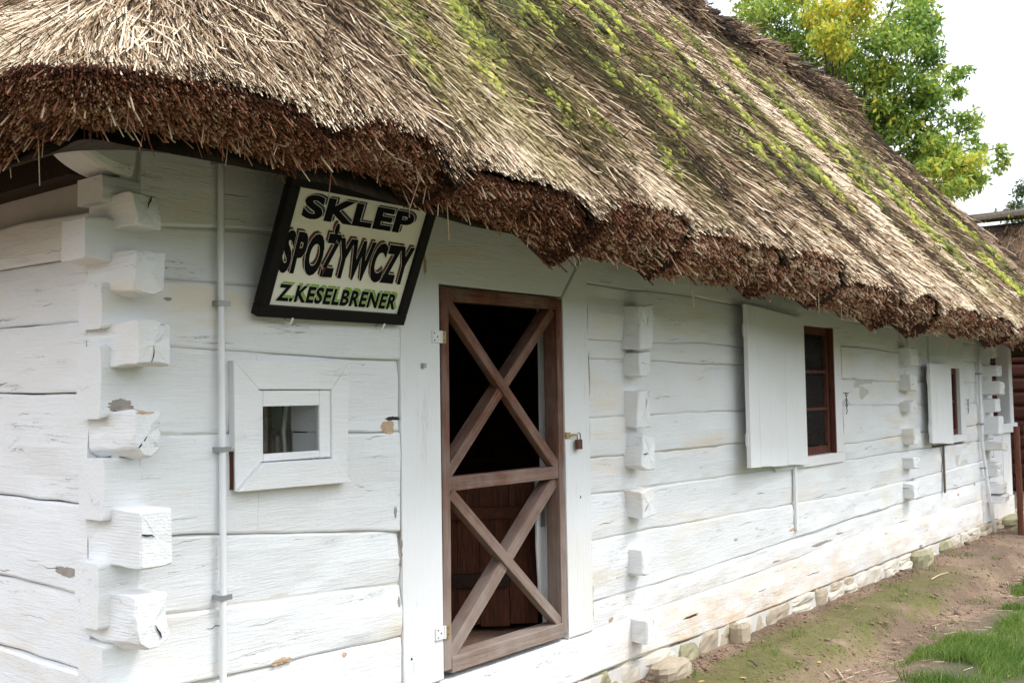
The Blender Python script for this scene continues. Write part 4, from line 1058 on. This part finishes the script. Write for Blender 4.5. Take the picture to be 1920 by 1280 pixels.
def sample_roof(n, x0, x1, y0, y1, power=2.0):
    """points on the slope, thinned with distance from the viewer's side"""
    out = []; tot = 0
    while tot < n:
        x = RS.uniform(x0, x1, n * 3); y = RS.uniform(y0, y1, n * 3); d = dist_in(x, y)
        k = (d > -.0) ; x, y, d = x[k], y[k], d[k]
        z = zeave(x) + SL * d; r2 = (x - CAM[0]) ** 2 + (y - CAM[1]) ** 2 + (z - CAM[2]) ** 2
        p = np.clip((2.6 ** power) / r2 ** (power / 2), .02, 1)
        k = RS.rand(len(x)) < p; out.append(np.stack([x[k], y[k]], 1)); tot += k.sum()
    return np.concatenate(out)[:n]
def straw_layer(n, x0, x1, y0, y1, lmin, lmax, wid, lift, spread, tone0, name, seed, stray=False, edge=False):
    P = sample_roof(n, x0, x1, y0, y1, 1.7); x, y = P[:, 0], P[:, 1]
    if edge:   # pulled to the eave
        d = dist_in(x, y); gx, gy = grad(x, y, .06); tgt = RS.uniform(.03, .42, n); x = x - gx * (d - tgt); y = y - gy * (d - tgt)
        k = (x > XL) & (x < XR) & (y > YF); x, y = x[k], y[k]
    n = len(x)
    z = roof_h(x, y); down, side, nrm = slope_frame(x, y)
    r = np.sqrt((x - CAM[0]) ** 2 + (y - CAM[1]) ** 2 + (z - CAM[2]) ** 2)
    field = .32 * noise(x * .9 + 4, y * .5, 0, 61) + .25 * noise(x * 2.3, y * 1.2, 0, 62)
    ang = spread * RS.randn(n) + field * (1 if not stray else 0) + .06
    L = RS.uniform(lmin, lmax, n)
    li = lift * (0.3 + RS.rand(n)) * (.25 / L)
    d = dist_in(x, y)
    if edge: L = np.minimum(L, (d / (.63)) + RS.uniform(-.02, .05, n)); L = np.maximum(L, .05)
    else: L = np.minimum(L, (d / .63) + RS.uniform(-.03, .03, n)); 
    W = wid * RS.uniform(.6, 1.35, n) * np.clip(r / 4.0, 1, 2.2)
    tone = tone0 + .06 + .24 * RS.randn(n) - .48 * (RS.rand(n) < .36) + .36 * noise(x * 2.6 + y * .4, y * .55, 0, 63) + .16 * noise(x * 7, y * 1.4, 0, 64)  # a share of dark strands paints the shaded gaps between reeds
    band = noise(x * 1.9 + .9 * y, y * .55 + 3, 0, 66) + .5 * noise(x * 5.2 + 1.5 * y, y * 1.1, 0, 67); dark = np.clip((band + .05) * 2.2, 0, 1) * np.clip((d - .10) * 3.5, 0, 1); tone = tone - .26 * dark; ang = ang + .22 * RS.randn(n) * dark
    tone = tone + .20 * np.clip(1 - d / .45, 0, 1) * lerp(x, [(0, 1), (4, .9), (9, .5)]) - .12 * np.clip((d - .5), 0, 1)
    mo = np.maximum(streak_w(x, y, 2.2), mossy(x, y) * .9) * np.clip(d / .15, 0, 1); tone = tone - .22 * mo
    D = norm(down * np.cos(ang)[:, None] + side * np.sin(ang)[:, None] + nrm * li[:, None])
    k = L > .03
    pos_ = np.stack([x, y, z], 1) + nrm * (-.012 + .022 * RS.rand(n))[:, None]
    bend = (side * (RS.randn(n) * .018)[:, None] + nrm * (RS.rand(n) * .01)[:, None])
    ribbons(pos_[k], D[k], L[k], W[k], nrm[k], np.clip(tone, 0, 1)[k], name, M['straw'], roof, bend[k], moss=np.clip(mo * 1.1 * (.4 + RS.rand(n)), 0, 1)[k])
straw_layer(195000, XL, XR, YF, 1.78, .18, .46, .0042, .075, .065, .45, 'reed_covering', 1)
straw_layer(70000, XL, XR, YF, 1.78, .12, .32, .0038, .15, .17, .55, 'reed_covering', 2)
straw_layer(26000, XL, XR, YF, YF + 1.1, .15, .34, .0048, .07, .09, .62, 'reed_covering', 3, edge=True)
straw_layer(3600, XL, XR, YF, 1.7, .12, .42, .0048, .25, .6, .8, 'loose_straw', 4, stray=True)
straw_layer(2500, XL, XR, YF, 1.7, .05, .14, .0035, .5, .8, .25, 'loose_straw', 5, stray=True)
# reed ends on the cut face
def reed_ends(n):
    s = RS.randint(0, len(EP) - 1, n * 3); fr_ = RS.rand(n * 3)
    P = EP[s] * (1 - fr_)[:, None] + EP[s + 1] * fr_[:, None]; Nn = norm(EN[s] * (1 - fr_)[:, None] + EN[s + 1] * fr_[:, None])
    r = np.hypot(P[:, 0] - CAM[0], P[:, 1] - CAM[1]); k = (RS.rand(n * 3) < np.clip((1.9 / r) ** 1.6, .03, 1)) & (P[:, 1] < 2.2); P, Nn, r = P[k][:n], Nn[k][:n], r[k][:n]
    m_ = len(P); t_ = RS.rand(m_) * 1.04 - .02; Q = butt_point(P, Nn, np.clip(t_, 0, 1))
    D = np.stack([Nn[:, 0] * .62, Nn[:, 1] * .62, np.full(m_, -.78)], 1) + RS.randn(m_, 3) * .16
    fl_ = .5 * noise(P[:, 0] * 1.4, P[:, 1] * 1.4, 0, 71); T_ = np.stack([-Nn[:, 1], Nn[:, 0], np.zeros(m_)], 1); D = norm(D + T_ * fl_[:, None] * .5)
    L = .016 + .014 * RS.rand(m_) + (RS.rand(m_) < .03) * RS.uniform(.02, .06, m_); W = .0052 * RS.uniform(.7, 1.3, m_) * np.clip(r / 3, 1, 2.4)
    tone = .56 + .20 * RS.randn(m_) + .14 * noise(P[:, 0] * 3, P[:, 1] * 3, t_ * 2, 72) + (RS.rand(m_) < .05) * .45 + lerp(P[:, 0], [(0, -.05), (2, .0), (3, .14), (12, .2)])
    tone = tone + .22 * fbm(P[:, 0] * 1.3, P[:, 1] * 1.3, t_ * 3, 74) - .45 * (1 - np.clip(bundle(np.where(P[:, 1] > YF + .3, 5., P[:, 0])), 0, 1)) - .30 * np.exp(-(t_ / .10) ** 2)  # reeds in the notches darkened, their shade put into the tone
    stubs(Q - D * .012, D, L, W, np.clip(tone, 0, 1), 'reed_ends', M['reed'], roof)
    # straggling long stems hanging from the lower edge
    k = RS.rand(m_) < .009; q_ = butt_point(P[k], Nn[k], RS.uniform(.5, 1, k.sum())); m2 = k.sum()
    D2 = norm(np.stack([Nn[k, 0] * .25, Nn[k, 1] * .25, np.full(m2, -.95)], 1) + RS.randn(m2, 3) * .28)
    L2 = RS.uniform(.02, .085, m2) * (1 + (RS.rand(m2) < .1))
    stubs(q_, D2, L2, .0035 * np.clip(r[k] / 3, 1, 2), np.clip(.8 + .2 * RS.randn(m2), 0, 1), 'hanging_straw', M['reed'], roof)
reed_ends(85000)
# moss cushions
def cushions():
    V0 = []; 
    import bmesh
    bm = bmesh.new(); bmesh.ops.create_icosphere(bm, subdivisions=1, radius=1); base = np.array([v.co[:] for v in bm.verts]); Fb = np.array([[v.index for v in f.verts] for f in bm.faces]); bm.free()
    pts = []
    for pl_, r in STREAK:
        for (a, b_) in zip(pl_[:-1], pl_[1:]):
            L = math.hypot(b_[0] - a[0], b_[1] - a[1]); 
            for _ in range(int(170 + 1900 * L * r / .05 * .5)):
                t_ = RS.rand(); pts.append((a[0] + (b_[0] - a[0]) * t_ + RS.randn() * r * (1.9 if RS.rand() < .45 else .6), a[1] + (b_[1] - a[1]) * t_ + RS.randn() * r * (1.3 if RS.rand() < .4 else .6), RS.uniform(.35, 1.2) * (.5 + r * 8)))
    X0 = sample_roof(60000, XL, XR, YF, 1.6, 1.2); k = mossy(X0[:, 0], X0[:, 1]) > .35 + .6 * RS.rand(len(X0)); X0 = X0[k][:12000]
    for x, y in X0: pts.append((x, y, RS.uniform(.2, .75)))
    pts = np.array(pts); x, y, s = pts.T; x = x - .10 * noise(x * 3.1, y * 3.1, 0, 55) - .05 * noise(x * 9, y * 9, 0, 56)
    s = s * np.clip(.75 + 1.1 * noise(x * 7, y * 5, 0, 57), .15, 1.5); k = (dist_in(x, y) > .03) & (s > .12); x, y, s = x[k], y[k], s[k]; n = len(x)
    r = np.hypot(x - CAM[0], y - CAM[1]); rad = .0165 * s * np.clip(r / 4, 1, 1.8)
    down, side, nrm = slope_frame(x, y); c = np.stack([x, y, roof_h(x, y)], 1) + nrm * (.014 + .016 * RS.rand(n))[:, None]
    rr = 1 + .28 * noise(base[None, :, 0] * 2.5 + x[:, None] * 31, base[None, :, 1] * 2.5 + y[:, None] * 31, base[None, :, 2] * 2.5, 81) + .14 * RS.randn(n, len(base))
    B = base[None] * rr[:, :, None] * rad[:, None, None]
    V = c[:, None] + B[..., 0:1] * side[:, None] * 1.0 + B[..., 1:2] * down[:, None] * 1.35 + B[..., 2:3] * nrm[:, None] * .8
    F = (Fb[None] + (np.arange(n) * len(base))[:, None, None]).reshape(-1, 3)
    tone = .42 + .18 * RS.randn(n) + .38 * noise(x * 5, y * 5, 0, 82); tone = tone[:, None] + .10 * RS.randn(n, len(base)) + .12 * base[None, :, 2]
    mobj('roof_moss', V.reshape(-1, 3), F, M['moss'], roof, kind='stuff', attrs={'tone': np.clip(tone, 0, 1).ravel()})
cushions()
# ridge and hip sheaves: thick rolls of reed laid over the crest
def ridge():
    xs = np.arange(1.2, 11.3, .34); k = 0
    for x in xs:
        z = 5.53 + .03 * float(noise(x * 1.3, 5)) - .02; r = .05 + .02 * float(noise(x * 3, 9))
        pts = []; V = []; F = []; n = 10; m_ = 6
        for i in range(m_ + 1):
            xx = x + (.36) * i / m_
            for j in range(n):
                t_ = 2 * math.pi * j / n; rr = r * (1 + .15 * float(noise(math.cos(t_) * 2 + x * 3, math.sin(t_) * 2, i * .8, 91))) * (1.0 if i else .93)
                V.append((xx, 1.78 + rr * 1.3 * math.cos(t_), z - .02 + rr * .8 * math.sin(t_) + .012 * i))
        for i in range(m_):
            for j in range(n): F.append((i * n + j, i * n + (j + 1) % n, (i + 1) * n + (j + 1) % n, (i + 1) * n + j))
        F += [tuple(range(n)), tuple(m_ * n + j for j in range(n - 1, -1, -1))]
        mobj('ridge_sheaf', V, F, M['thatch'], roof); k += 1
ridge()
def crest_straw(n):
    # along the ridge and down the far hip
    t_ = RS.rand(n); x = np.where(t_ < .6, 1.0 + t_ / .6 * 11.1, 0); hip = t_ >= .6; u = (t_ - .6) / .4
    x = np.where(hip, 12.1 + u * (XR - 12.1) * .95, x); y = np.where(hip, 1.78 - u * 2.45, 1.78 + RS.randn(n) * .10); z = roof_h(x, np.minimum(y, 1.76)) + RS.uniform(-.05, .15, n) * np.where(hip, .6, 1)
    D = norm(np.stack([.5 * RS.randn(n) + .2, -.9 + .3 * RS.randn(n), -.75 + .35 * RS.randn(n)], 1)); r = np.hypot(x - CAM[0], y - CAM[1])
    lump = .5 + .5 * noise(x * 2.9, 0, 0, 95)
    ribbons(np.stack([x, y, z + .10 * lump], 1), D, RS.uniform(.08, .30, n), .006 * np.clip(r / 4, 1, 2.4), np.tile(np.array([[0, -.5, .8]]), (n, 1)), np.clip(.34 + .2 * RS.randn(n) - .3 * (lump < .35), 0, 1), 'ridge_straw', M['straw'], roof)
crest_straw(24000)

# ------------------------------------------------------------------ far barn with its thatch and ridge poles
barn = thing('thatched_barn', (19, 2, 0), 'dark thatched barn roof with grey ridge poles behind the far end of the cottage', 'barn')
def far_roof():
    # eave line to ridge: slope faces the camera (towards -x)
    n = 14000; V = []
    x0, x1 = 16.6, 20.0; ya, yb = -6.0, 7.0; z0, z1 = 2.5, 4.78
    nx, ny = 20, 60
    xs = np.linspace(x0, x1, nx); ys = np.linspace(ya, yb, ny); X_, Y_ = np.meshgrid(xs, ys, indexing='ij'); Z_ = z0 + (z1 - z0) * (X_ - x0) / (x1 - x0) + .10 * fbm(X_ * 1.2, Y_ * 1.2, 0, 101)
    V = np.stack([X_.ravel(), Y_.ravel(), Z_.ravel()], 1); i, j = np.meshgrid(np.arange(nx - 1), np.arange(ny - 1), indexing='ij'); a = (i * ny + j).ravel(); F = np.stack([a, a + ny, a + ny + 1, a + 1], 1)
    b0 = len(V); Vb = V.copy(); Vb[:, 2] -= .3; V2 = np.concatenate([V, Vb]); F2 = np.concatenate([F, F[:, ::-1] + b0])
    bk = np.array([(x1, ya, z1), (x1, yb, z1), (x1 + 3, yb, z0), (x1 + 3, ya, z0)]); 
    V3 = np.concatenate([V2, bk]); rf = mobj('roof', V3, np.concatenate([F2, np.array([[len(V2), len(V2) + 1, len(V2) + 2, len(V2) + 3]])]), M['thatch'], barn, smooth=True)
    x = RS.uniform(x0, x1, n); y = RS.uniform(-2.5, 5, n); z = z0 + (z1 - z0) * (x - x0) / (x1 - x0) + .10 * fbm(x * 1.2, y * 1.2, 0, 101) + .01
    D = norm(np.stack([-.82 + .1 * RS.randn(n), .18 * RS.randn(n), -.56 + .1 * RS.randn(n)], 1))
    ribbons(np.stack([x, y, z], 1), D, RS.uniform(.2, .45, n), np.full(n, .014), np.tile(np.array([[-.56, 0, .82]]), (n, 1)), np.clip(.32 + .16 * RS.randn(n) + .2 * fbm(x * 2, y * 2, 0, 7), 0, 1), 'reed_covering', M['straw'], rf)
    for k in range(3):
        v, f = beam((x1 - .30 + .16 * k, -3, z1 + .10 + .07 * (k == 1)), (x1 - .30 + .16 * k, 6, z1 + .12 + .07 * (k == 1)), (0, 0, 1), .12, .10, 10, .02, .15, 7 + k); mobj('ridge_pole', v, f, M['gate'], barn)
    q = MB(); q.box((17.2, -5, 0), (17.4, 6.5, 2.6)); q.build('wall', M['darklog'], barn)
    c = 500; xx = x1 - .35 + .3 * RS.rand(c); yy = RS.uniform(-1, 4, c); stubs(np.stack([xx, yy, np.full(c, z1 + .06)], 1), norm(RS.randn(c, 3) * .5 + np.array([[0, 0, 1.]])), np.full(c, .05), np.full(c, .05), np.clip(.4 + .2 * RS.randn(c), 0, 1), 'roof_moss', M['moss'], rf)
far_roof()

# ------------------------------------------------------------------ fence by the porch
fp = thing('fence_post', (10.75, -.32, -.05), 'reddish brown round fence post standing before the porch', 'post')
v, f = beam((10.77, -.32, -.15), (10.74, -.32, 1.165), (0, 1, 0), .058, .065, 8, .03, .06, 12); mobj('post', v, f, M['fence'], fp)
gt = thing('plank_gate', (11.2, -.55, -.05), 'grey weathered plank gate at the right edge next to the porch', 'gate')
for k in range(7):
    y_ = -.40 - k * .13; x_ = 10.95 + k * .02
    q = MB(); q.box((x_, y_ - .055, .05 + .02 * (k % 2)), (x_ + .03, y_ + .055, 1.17 + .04 * ((k * 7) % 3))); q.build('plank', M['gate'], gt)
q = MB(); q.box((11.0, -1.25, .25), (11.09, -.33, .33)); q.build('rail', M['gate'], gt)
q = MB(); q.box((11.0, -1.25, .85), (11.09, -.33, .93)); q.build('rail', M['gate'], gt)

# ------------------------------------------------------------------ ground cover
def soil_bits():
    # clods and crumbs near the wall and in the rut
    import bmesh
    bm = bmesh.new(); bmesh.ops.create_icosphere(bm, subdivisions=1, radius=1); base = np.array([v.co[:] for v in bm.verts]); Fb = np.array([[v.index for v in f.verts] for f in bm.faces]); bm.free()
    n = 9000; x = 2.2 + 9 * RS.rand(n) ** 1.5; near = RS.rand(n) < .45
    y = np.where(near, -.05 - np.abs(RS.randn(n)) * .11, -.72 + RS.randn(n) * .16); s = np.clip(RS.lognormal(-5.7, .55, n), .0015, .02)
    k = np.arange(n) < 70; s[k] *= 3.0
    z = ground_z(x, y) + s * .3
    rr = 1 + .25 * RS.randn(n, len(base)); V = np.stack([x, y, z], 1)[:, None] + base[None] * rr[..., None] * s[:, None, None] * np.array([1.2, 1, .75])
    F = (Fb[None] + (np.arange(n) * len(base))[:, None, None]).reshape(-1, 3)
    tag(mobj('soil_crumbs', V.reshape(-1, 3), F, M['earth'], kind='stuff'), 'crumbs of reddish soil scattered along the wall foot and rut', 'soil')
soil_bits()
def grass():
    P = []
    # tufts: bank on the right, scattered blades on the moss
    n = 110000
    x = RS.uniform(2.5, 11.5, n); y = -.92 - np.abs(RS.randn(n)) * .7
    w = noise(x * 1.5, y * 1.7, 0, 111) + .6 * noise(x * 4.5, y * 4.5, 0, 112) + np.clip((-y - 1.05) * 1.5, -1, .7)
    k = w > -.10 + .55 * RS.rand(n); x, y = x[k], y[k]
    m_ = 900; cx = RS.uniform(2.8, 9, 46); cy = RS.uniform(-.95, -.12, 46); i = RS.randint(0, 46, m_)
    x = np.concatenate([x, cx[i] + RS.randn(m_) * .03]); y = np.concatenate([y, cy[i] + RS.randn(m_) * .03]); n = len(x); z = ground_z(x, y) - .003
    small = np.arange(n) > n - m_ - 1
    L = RS.uniform(.03, .10, n) * np.where(small, .5, 1) * (1 + .4 * noise(x * 3, y * 3, 0, 5)); a = RS.uniform(0, 2 * math.pi, n); lean = np.abs(RS.randn(n)) * .45
    D = norm(np.stack([np.cos(a) * lean, np.sin(a) * lean, np.ones(n)], 1)); sd_ = norm(np.cross(D, np.stack([np.cos(a + 1.2), np.sin(a + 1.2), np.zeros(n)], 1)))
    W = RS.uniform(.0025, .005, n)[:, None] * np.clip(np.hypot(x - CAM[0], y - CAM[1]) / 6, 1, 2)[:, None]
    p = np.stack([x, y, z], 1); mid = p + D * L[:, None] * .55; tip = p + D * L[:, None] + np.stack([np.cos(a), np.sin(a), -.4 * np.ones(n)], 1) * (L * .35 * RS.rand(n))[:, None]
    V = np.stack([p - sd_ * W / 2, p + sd_ * W / 2, mid - sd_ * W * .4, mid + sd_ * W * .4, tip], 1).reshape(-1, 3); b_ = (np.arange(n) * 5)[:, None]
    F = np.concatenate([b_ + np.array([[0, 1, 3]]), b_ + np.array([[0, 3, 2]]), b_ + np.array([[2, 3, 4]])], 0)
    tone = np.clip(.55 + .22 * RS.randn(n) + .25 * noise(x * 2.1, y * 2.1, 0, 118) + .4 * (RS.rand(n) < .06), 0, 1)
    tag(mobj('grass', V, F, M['grass'], kind='stuff', attrs={'tone': np.repeat(tone, 5)}), 'bright green grass growing on the bank beyond the muddy rut', 'grass')
grass()
def litter():
    n = 420; x = 3 + 8 * RS.rand(n) ** 1.3; y = -.68 - np.abs(RS.randn(n)) * .4; z = ground_z(x, y) + .006
    a = RS.uniform(0, math.pi, n); D = norm(np.stack([np.cos(a), np.sin(a), .05 * RS.randn(n)], 1))
    stubs(np.stack([x, y, z], 1), D, RS.uniform(.03, .16, n), np.full(n, .004), np.clip(.8 + .2 * RS.randn(n), 0, 1), 'straw_litter', M['straw'], None)
    tag(bpy.data.objects['straw_litter'], 'broken straws lying on the mud and grass', 'straw')
    for (x, y, L, a, lab) in ((4.35, -.72, .30, .75, 'long dry reed stalk lying on the mud near the bottom edge, thicker one'), (4.42, -.77, .26, .62, 'dry reed stalk lying beside the thicker one near the bottom edge'), (7.4, -.38, .4, -.05, 'pale dry stalk lying across the moss farther along the path'), (4.0, -.42, .12, .9, 'short dark twig on the moss nearest the bottom edge')):
        zz = float(ground_z(x, y)) + .012
        v, f = tube([(x, y, zz), (x + L * .5 * math.cos(a), y + L * .5 * math.sin(a), zz + .012), (x + L * math.cos(a), y + L * math.sin(a), zz + .004)], [.006, .005, .003], 6)
        tag(mobj('dry_stalk', v, f, M['litter'] if 'twig' not in lab else M['bark']), lab, 'stalk')
    rn = random.Random(3); n = 60; V = []; F = []
    for k in range(n):
        x = rn.uniform(3.5, 9); y = rn.uniform(-2.2, -.2); z = float(ground_z(x, y)) + .01; a = rn.uniform(0, 6.28); s = rn.uniform(.010, .022)
        c, s_ = math.cos(a) * s, math.sin(a) * s; b0 = len(V)
        V += [(x - c, y - s_, z), (x - s_ * .5, y + c * .5, z + .004), (x + c, y + s_, z + .006), (x + s_ * .5, y - c * .5, z + .003)]; F.append((b0, b0 + 1, b0 + 2, b0 + 3))
    tag(mobj('fallen_leaves', V, F, M['leafy'], kind='stuff'), 'small yellow fallen leaves scattered over moss and grass', 'leaves')
litter()

# ------------------------------------------------------------------ trees
def pix(px, py, dist):
    """a world point seen in that direction, dist metres away in plan"""
    a = px - 960; b_ = 640 - py; a2 = a * cr + b_ * sr; b2 = -a * sr + b_ * cr
    d = np.array(fw) * 1950 + np.array(rt) * a2 + np.array(up) * b2
    return CAM + d / np.linalg.norm(d[:2]) * dist
def leaves(C_, R_, cnt, size, tone, name, mat, parent):
    P = []; T = []
    for c, r, n, tn in zip(C_, R_, cnt, tone):
        d = RS.randn(n, 3); d /= np.linalg.norm(d, axis=1)[:, None]; q = c + d * (r * (RS.rand(n) ** .45))[:, None] * np.array([1, 1, .75]); P.append(q); T.append(tn + .17 * RS.randn(n))
    P = np.concatenate(P); T = np.concatenate(T); n = len(P)
    D = norm(RS.randn(n, 3) + np.array([[0, 0, -.6]])); Nn = norm(RS.randn(n, 3) + np.array([[0, 0, .8]])); S_ = norm(np.cross(D, Nn)); s = (size * RS.uniform(.6, 1.3, n))[:, None]
    V = np.stack([P, P + D * s * .5 + S_ * s * .22, P + D * s, P + D * s * .5 - S_ * s * .22], 1).reshape(-1, 3); b_ = (np.arange(n) * 4)[:, None]
    F = np.concatenate([b_ + np.array([[0, 1, 2]]), b_ + np.array([[0, 2, 3]])], 0)
    return mobj(name, V, F, mat, parent, kind='stuff', attrs={'tone': np.repeat(np.clip(T, 0, 1), 4)})
def big_tree():
    DD = 27.0
    base = pix(1560, 600, DD + 1); base[2] = -.06
    tr_ = thing('ash_tree', tuple(base), 'tall green tree turning yellow at the top behind the thatched ridge', 'tree')
    top = pix(1560, 60, DD + 1)
    v, f = tube([base, base + (top - base) * .35, base + (top - base) * .7, top, top + np.array([0, 0, 2.5])], [.32, .26, .18, .10, .04], 10); mobj('trunk', v, f, M['bark'], tr_, True)
    blobs = [  # px, py, radius px, yellowness, depth
        (1440, 10, 48, .42, 0), (1500, -20, 55, .55, .5), (1560, 20, 62, .62, -1), (1545, 60, 50, .78, -1.2), (1575, 95, 32, .9, -1.6), (1600, 20, 50, .80, -1.5), (1635, -5, 30, .9, 0), (1480, 50, 55, .3, 0), (1530, 110, 62, .34, 0), (1590, 150, 58, .36, .5),
        (1660, 55, 58, .34, 0), (1715, 30, 50, .30, .6), (1745, 75, 34, .34, .8), (1690, 105, 70, .28, -.5), (1745, 120, 40, .30, .4), (1640, 130, 55, .36, -1), (1600, 215, 48, .30, 0), (1660, 195, 58, .22, 0), (1725, 170, 52, .28, -.3), (1780, 145, 28, .34, .6), (1795, 175, 20, .36, .8),
        (1760, 200, 36, .30, .2), (1690, 245, 52, .24, 0), (1745, 255, 42, .30, .2), (1650, 255, 45, .24, .8), (1800, 225, 26, .34, .4), (1820, 240, 22, .34, .9), (1780, 285, 48, .42, -.5), (1820, 310, 36, .62, -.7), (1790, 320, 38, .50, -1), (1840, 275, 22, .4, .4), (1870, 278, 15, .36, .8), (1865, 305, 16, .42, .8), (1835, 340, 28, .45, 0),
        (1755, 325, 40, .34, 0), (1770, 355, 26, .30, .4), (1805, 358, 22, .32, .4), (1720, 300, 45, .28, .8), (1730, 350, 40, .2, 1.5), (1455, 90, 50, .3, 1), (1560, 180, 50, .25, 1.5), (1620, 300, 60, .2, 2), (1560, 250, 70, .2, 2), (1400, -20, 60, .45, 1), (1680, -15, 45, .5, .5), (1740, -5, 20, .35, .6)]
    C_, R_, N_, T_ = [], [], [], []; ppm = 1950 / (DD * 1.05)
    crown_l = []
    for px, py, r, tn, dz in blobs:
        c = pix(px, py, DD + dz); rr = r / ppm
        for _ in range(max(2, int(r / 9))):
            d = RS.randn(3); d /= np.linalg.norm(d); C_.append(c + d * rr * 1.0 * RS.rand() ** .5); R_.append(rr * .50 + .08); N_.append(int(3.9 * r)); T_.append(min(.74, tn + .11) + .09 * RS.randn())
        v, f = tube([base + (top - base) * min(.95, max(.35, (c[2] - base[2]) / (top[2] - base[2]) - .12)), (base + (top - base) * .6 + c) / 2 + np.array([0, 0, .15]), c], [.07, .045, .015], 5)
        mobj('branch', v, f, M['bark'], tr_)
    leaves(C_, R_, N_, .15, T_, 'crown', M['leafg'], tr_)
big_tree()
def small_tree():
    DD = 40; base = pix(1935, 700, DD); base[2] = -.06
    tr_ = thing('young_tree', tuple(base), 'thin grey-green tree top at the right edge behind the barn roof', 'tree')
    top = pix(1935, 330, DD); v, f = tube([base, (base + top) / 2, top], [.15, .1, .02], 8); mobj('trunk', v, f, M['bark'], tr_)
    C_ = [pix(px, py, DD) for px, py in ((1912, 358), (1925, 345), (1905, 385), (1890, 392), (1935, 370), (1915, 400), (1868, 400), (1945, 400), (1900, 410), (1925, 430))]
    leaves(C_, [.28, .4, .3, .18, .5, .4, .12, .7, .4, .6], [120, 160, 120, 50, 200, 160, 30, 250, 150, 200], .16, [.4] * 10, 'crown', M['leafd'], tr_)
small_tree()

def added_treeline():
    """belt of trees added out of view to block low sky light"""
    n = 26000; a = RS.uniform(math.radians(172), math.radians(368), n); r = 48 + 5 * RS.randn(n)
    h = 7.5 + 2.2 * noise(a * 9, 1.0, 0, 131) + 1.4 * noise(a * 31, 2.0, 0, 132); z = h * RS.rand(n) ** .7
    P = np.stack([r * np.cos(a), r * np.sin(a), z], 1); D = norm(RS.randn(n, 3)); S_ = norm(np.cross(D, RS.randn(n, 3))); s_ = RS.uniform(.5, 1.1, n)[:, None]
    V = np.stack([P, P + D * s_ * .5 + S_ * s_ * .3, P + D * s_, P + D * s_ * .5 - S_ * s_ * .3], 1).reshape(-1, 3); b_ = (np.arange(n) * 4)[:, None]
    F = np.concatenate([b_ + np.array([[0, 1, 2]]), b_ + np.array([[0, 2, 3]])], 0)
    tag(mobj('added_treeline', V, F, M['leafg'], kind='stuff', attrs={'tone': np.repeat(np.clip(.2 + .15 * RS.randn(n), 0, 1), 4)}), 'belt of green trees added out of view to block low sky light', 'trees')
added_treeline()
